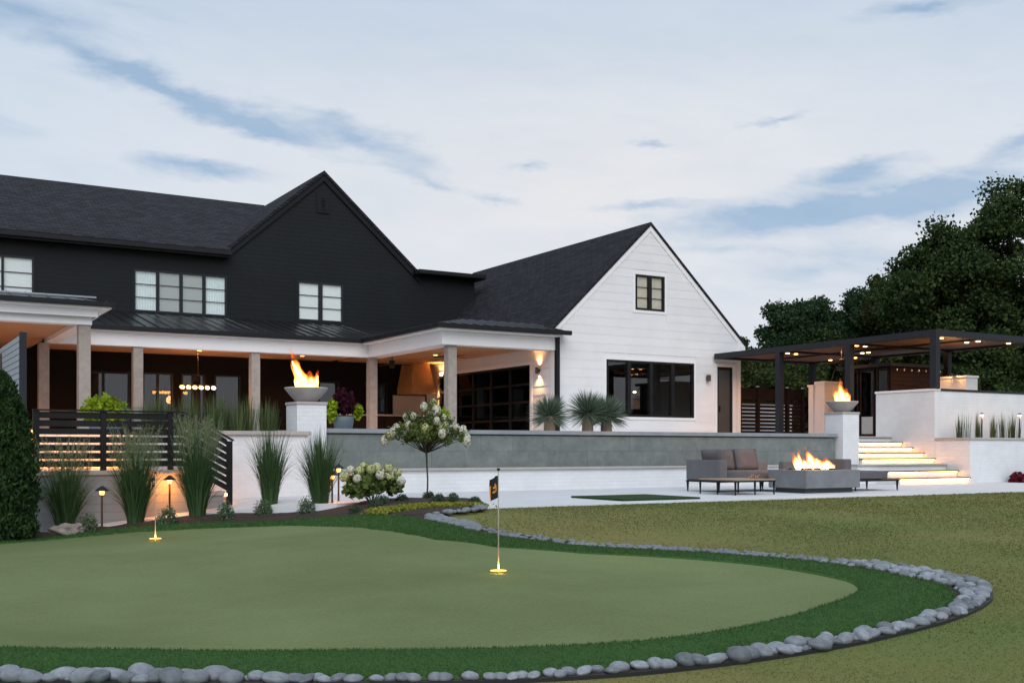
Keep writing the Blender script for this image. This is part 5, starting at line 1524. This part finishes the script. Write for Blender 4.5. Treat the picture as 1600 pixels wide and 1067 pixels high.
def flower_head(parent, c, r, mat, squash=1.0):
    n = 110
    d = rng.normal(size=(n, 3)); d /= np.linalg.norm(d, axis=1)[:, None]
    C = np.asarray(c) + d * r * np.array([1, 1, squash]) * rng.uniform(.86, 1.05, n)[:, None]
    q = rng.normal(size=(n, 3)); s = np.cross(d, q); s /= np.linalg.norm(s, axis=1)[:, None]; t2 = np.cross(d, s)
    k = r * .27
    V = np.stack([C - s * k, C + t2 * k + d * k * .3, C + s * k, C - t2 * k + d * k * .3], 1).reshape(-1, 3)
    raw_mesh('flower_head', V, np.arange(n)[:, None] * 4 + np.array([[0, 1, 2, 3]]), mat, parent)


# standard hydrangea on a stem
th_ = thing('hydrangea_tree', 'white flowering hydrangea trained as a small tree on one stem', 'tree', (8.19, 16.49, 0))
hb = Vector((8.19, 16.49, 0))
MB().tube([hb + Vector((0, 0, -.05)), hb + Vector((.01, 0, .35)), hb + Vector((-.015, 0, .82))], [.016, .014, .018], 8).build('trunk', M['bark'], th_, smooth=True)
mb = MB()
cs = []
rg = random.Random(5)
tips = []
for i in range(46):
    a = i * 2.4 + rg.uniform(-.3, .3); r = .63 * math.sqrt((i + .5) / 46) * rg.uniform(.85, 1.08)
    z = .98 + .56 * max(0, 1 - (r / .67) ** 1.6) * rg.uniform(.45, 1.05) + rg.uniform(-.04, .10)
    p = hb + Vector((r * math.cos(a), r * math.sin(a), z)); tips.append((p, r, a)); cs.append(tuple(p))
    mid = hb + Vector((r * .55 * math.cos(a), r * .55 * math.sin(a), .80 + (z - .80) * .62))
    cs.append(tuple(mid + Vector((0, 0, .05))))
    mb.tube([hb + Vector((-.015, 0, .80)), mid, p], [.010, .006, .003], 5)
mb.build('branches', M['bark'], th_)
C, N = clump_pts(cs, [rg.uniform(.09, .16) for _ in cs], 60, .8, .1)
leaves('crown', C, N, .055, M['leaf_hyd'], th_, .6)
for i, (p, r, a) in enumerate(tips):
    if i % 4 == 1: continue
    dr = .10 * max(0, r - .42) / .3 + rg.uniform(0, .05)
    q = p + Vector((.06 * math.cos(a), .06 * math.sin(a), .05 - dr))
    flower_head(th_, q, rg.uniform(.046, .074), M['petal'] if i % 5 else M['petal_g'], 1.35)

hs = thing('hydrangea_bush', 'round hydrangea bush with pale mophead flowers in the mulch bed', 'bush', (7.1, 16.2, 0))
cs = [(7.1 + .42 * math.sqrt(k / 22) * math.cos(k * 2.4), 16.25 + .42 * math.sqrt(k / 22) * math.sin(k * 2.4), .14 + .36 * (1 - k / 30) * (.5 + .5 * abs(math.sin(k * 1.3)))) for k in range(22)]
C, N = clump_pts(cs, [.16] * 22, 110, .9, .15)
leaves('crown', C, N, .095, M['leaf_hyd'], hs, .75)
for k in range(8): MB().tube([(7.1, 16.25, -.03), cs[k * 2]], [.012, .006], 5).build('stem', M['bark'], hs)
for i in range(20):
    a = i * 2.4; r = .50 * math.sqrt((i + .5) / 20)
    flower_head(hs, (7.1 + r * math.cos(a), 16.25 + r * math.sin(a), .24 + .36 * (1 - (r / .62) ** 2) + .05 * math.sin(i * 3)), .056 + .02 * abs(math.sin(i)), M['petal_g'] if i % 3 else M['petal'])


def shrub(name, label, c, r, h, n, size, mat, group, cat='plant', asp=.5, up=.4):
    t = thing(name, label, cat, c, group)
    d = rng.normal(size=(n, 3)); d /= np.linalg.norm(d, axis=1)[:, None]; d[:, 2] = np.abs(d[:, 2])
    k = rng.uniform(.3, 1, n) ** .5 * (1 + .15 * np.sin(5 * np.arctan2(d[:, 1], d[:, 0])))
    C = d * np.array([r, r, h]) * k[:, None] + np.array(c)
    leaves('foliage', C, d, size, mat, t, asp, up)
    for q in range(4): MB().tube([c, (c[0] + r * .5 * math.cos(q * 1.6), c[1] + r * .5 * math.sin(q * 1.6), c[2] + h * .6)], [.006, .003], 4).build('stem', M['bark'], t)
    return t


for u, v, lb in ((3.02, 17.4, 'beside the boulder'), (4.12, 17.15, 'behind the flagstick glow'), (4.95, 16.95, 'at the foot of the fullest ornamental grass'), (5.55, 16.95, 'between the two open grass clumps, nearer the railing'), (6.1, 16.5, 'between the open grass clumps, nearer the path lights')):
    shrub('perennial_plant', 'small soft grey-green perennial ' + lb, (u, v, bed_z(u, v)), .15, .26, 900, .032, M['sage'], 'small bed perennials')
for u, v, r in ((6.42, 15.32, .10), (6.85, 15.55, .12), (7.05, 15.75, .13), (7.55, 16.1, .11), (8.42, 16.9, .11), (8.0, 15.7, .12), (8.6, 16.35, .10), (7.95, 15.1, .11), (8.25, 14.95, .10)):
    shrub('dome_plant', 'small rounded grey-green dome plant in the dark mulch', (u, v, bed_z(u, v)), r, r * 1.15, 900, .028, M['dome'], 'dome plants in the mulch')
n = 5200
a = rng.uniform(0, 1, n); u = 6.45 + 1.45 * a + rng.normal(0, .05, n); v = 14.75 - .55 * a + rng.normal(0, .14, n)
C = np.stack([u, v, gz_vec(u, v) + .03 + rng.uniform(0, .055, n)], 1)
struct(leaves('ground_cover_foliage', C, np.tile([0, 0, 1.0], (n, 1)), .038, M['leaf_yellow'], None, .8, .3), 'stuff')
for u, v in ((26.4, 18.2), (26.85, 18.15), (27.35, 18.1), (27.9, 18.1)):
    shrub('heuchera', 'dark red leafy plant at the foot of the white planter', (u, v, 0), .26, .26, 520, .085, M['leaf_red'], 'red plants by the planter', asp=.9)


def potted(name, label, c, pr, ph, parts):
    t = thing(name, label, 'potted plant', c)
    MB().lathe([(pr * .72, 0), (pr * .95, ph * .7), (pr, ph), (pr * .88, ph), (pr * .8, ph * .9), (.001, ph * .9)], c, 24).build('pot', M['pot'], t, smooth=True)
    for dx, dy, dz, r, h, n, sz, mt in parts:
        d = rng.normal(size=(n, 3)); d /= np.linalg.norm(d, axis=1)[:, None]
        k = rng.uniform(.3, 1, n) ** .5 * (1 + .2 * np.sin(4 * np.arctan2(d[:, 1], d[:, 0]) + dz * 9))
        leaves('foliage', d * np.array([r, r, h]) * k[:, None] + np.array(c) + np.array([dx, dy, ph + dz]), d, sz, M[mt], t, .85)


potted('potted_plant', 'lime green potted foliage plant behind the railing', (4.05, 21.6, 1.0), .3, .35, [(.0, 0, .22, .38, .30, 900, .10, 'leaf_lime')])
potted('potted_plant', 'potted purple and lime coleus on the terrace beside the fire pillar', (10.25, 25.2, 1.22), .26, .45, [(0, 0, .32, .25, .34, 600, .10, 'leaf_purple'), (-.34, -.1, .14, .14, .26, 200, .10, 'leaf_lime'), (.36, -.05, .12, .11, .18, 140, .10, 'leaf_lime')])
potted('potted_plant', 'small potted plant with lime trailing leaves beside the porch post', (13.3, 26.0, 1.22), .22, .4, [(0, 0, .16, .26, .2, 300, .09, 'leaf_lime'), (-.1, .1, .35, .10, .3, 160, .08, 'leaf_purple')])

# boulder
bm = bmesh.new(); bmesh.ops.create_icosphere(bm, subdivisions=4, radius=1)
for v in bm.verts:
    p = v.co.copy(); v.co = Vector((p.x * .26, p.y * .16, p.z * .11)) * (1 + .35 * mnoise.noise(p * 1.7) + .08 * mnoise.noise(p * 6))
me = bpy.data.meshes.new('boulder'); bm.to_mesh(me); bm.free(); me.materials.append(M['rock'])
o = bpy.data.objects.new('boulder', me); col.objects.link(o); o.location = (2.72, 17.3, bed_z(2.72, 17.3) + .05); o.rotation_euler = (0, 0, -.4)
tag(o, 'rough brown boulder under the dark ornamental grass', 'boulder')

# ------------------------------------------------------------------ pebbles: 300 singly, the rest as one mass
protos = []
for k in range(9):
    bm = bmesh.new(); bmesh.ops.create_icosphere(bm, subdivisions=3, radius=1)
    off = Vector((k * 7.3, k * 3.1, 0))
    for v in bm.verts:
        p = v.co.copy(); v.co = p * (1 + .16 * mnoise.noise(p * .9 + off) + .05 * mnoise.noise(p * 2.6 + off))
    me = bpy.data.meshes.new('pebble'); bm.to_mesh(me); bm.free(); me.materials.append(M['pebble'])
    me.polygons.foreach_set('use_smooth', [True] * len(me.polygons)); protos.append(me)
rg = random.Random(12)
spots = []
arcs = [k for k in range(NT) if TA - .25 < TH[k] < TB + .02]
acc = 0.0
for i in range(len(arcs) - 1):
    k = arcs[i]
    ro, ri = R_OUT[k], R_FRI[k]
    seg = math.dist(pol((ro + ri) / 2, k), pol((ro + ri) / 2, k + 1)); wband = max(.07, ro - ri)
    acc += seg * wband * 420
    while acc > 1:
        acc -= 1
        f = rg.uniform(0, 1); tq = rg.uniform(0, 1)
        th_k = TH[k] + f * 2 * math.pi / NT; rad = ri + (ro - ri) * (.22 + .74 * tq)
        u, v = CEN[0] + rad * math.cos(th_k), CEN[1] + rad * math.sin(th_k)
        far = 7.0 < math.hypot(u, v) - 2.6 and v > 7.9 and v < 12.3
        if far and rg.random() < .5: continue
        near = math.hypot(u, v) < 7.6
        s = min(rg.choice((.030, .040, .050, .060, .070)) * rg.uniform(.85, 1.15), wband * .6) if near and not far else min(rg.choice((.026, .033, .040, .047, .056)) * rg.uniform(.85, 1.2), wband * .55) if not far else rg.uniform(.026, .042)
        spots.append((u, v, s, ground_z(u, v) + .006, th_k))
for a_, b_ in zip([(6.86, 13.62), (7.11, 13.50), (7.41, 13.50), (7.68, 13.70)], [(7.11, 13.50), (7.41, 13.50), (7.68, 13.70), (7.80, 13.98)]):
    for j in range(11):
        f = rg.uniform(0, 1); u = a_[0] + (b_[0] - a_[0]) * f + rg.uniform(-.07, .07); v = a_[1] + (b_[1] - a_[1]) * f + rg.uniform(-.07, .07)
        spots.append((u, v, rg.uniform(.03, .06), ground_z(u, v) + .03, 0))
# drop stones that sit too deep in one another, nearest and largest first
spots.sort(key=lambda p: -p[2])
kept = []
for p in spots:
    if all((p[0] - q[0]) ** 2 + (p[1] - q[1]) ** 2 > (.60 * (p[2] + q[2])) ** 2 for q in kept): kept.append(p)
kept.sort(key=lambda p: math.hypot(p[0], p[1]) - p[2] * 20)
mass = []
for i, (u, v, s, z, tk) in enumerate(kept):
    sx_, sy_, sz_ = s * rg.uniform(1.0, 1.5), s * rg.uniform(.8, 1.05), s * rg.uniform(.48, .74)
    rz = tk + math.pi / 2 + rg.uniform(-.7, .7)
    zc = z + sz_ * .45
    if i < 300 and u > -1.0:
        o = bpy.data.objects.new('pebble', protos[rg.randrange(9)]); col.objects.link(o)
        o.location = (u, v, zc); o.scale = (sx_, sy_, sz_); o.rotation_euler = (rg.uniform(-.25, .25), rg.uniform(-.25, .25), rz)
        tag(o, 'smooth grey river pebble in the stone border around the putting green', 'pebble', 'river pebbles around the green')
    else: mass.append((u, v, zc, sx_, sy_, sz_, rz))
if mass:
    mb = MB(); me = protos[0]
    vs0 = [v.co.copy() for v in me.vertices]; fs0 = [tuple(p.vertices) for p in me.polygons]
    for u, v, z, a_, b_, c_, rz in mass:
        c, s = math.cos(rz), math.sin(rz)
        mb.add([(u + q.x * a_ * c - q.y * b_ * s, v + q.x * a_ * s + q.y * b_ * c, z + q.z * c_) for q in vs0], fs0)
    struct(mb.build('far_pebbles', M['pebble'], smooth=True), 'stuff')
print('pebbles', len(kept), 'mass', len(mass))
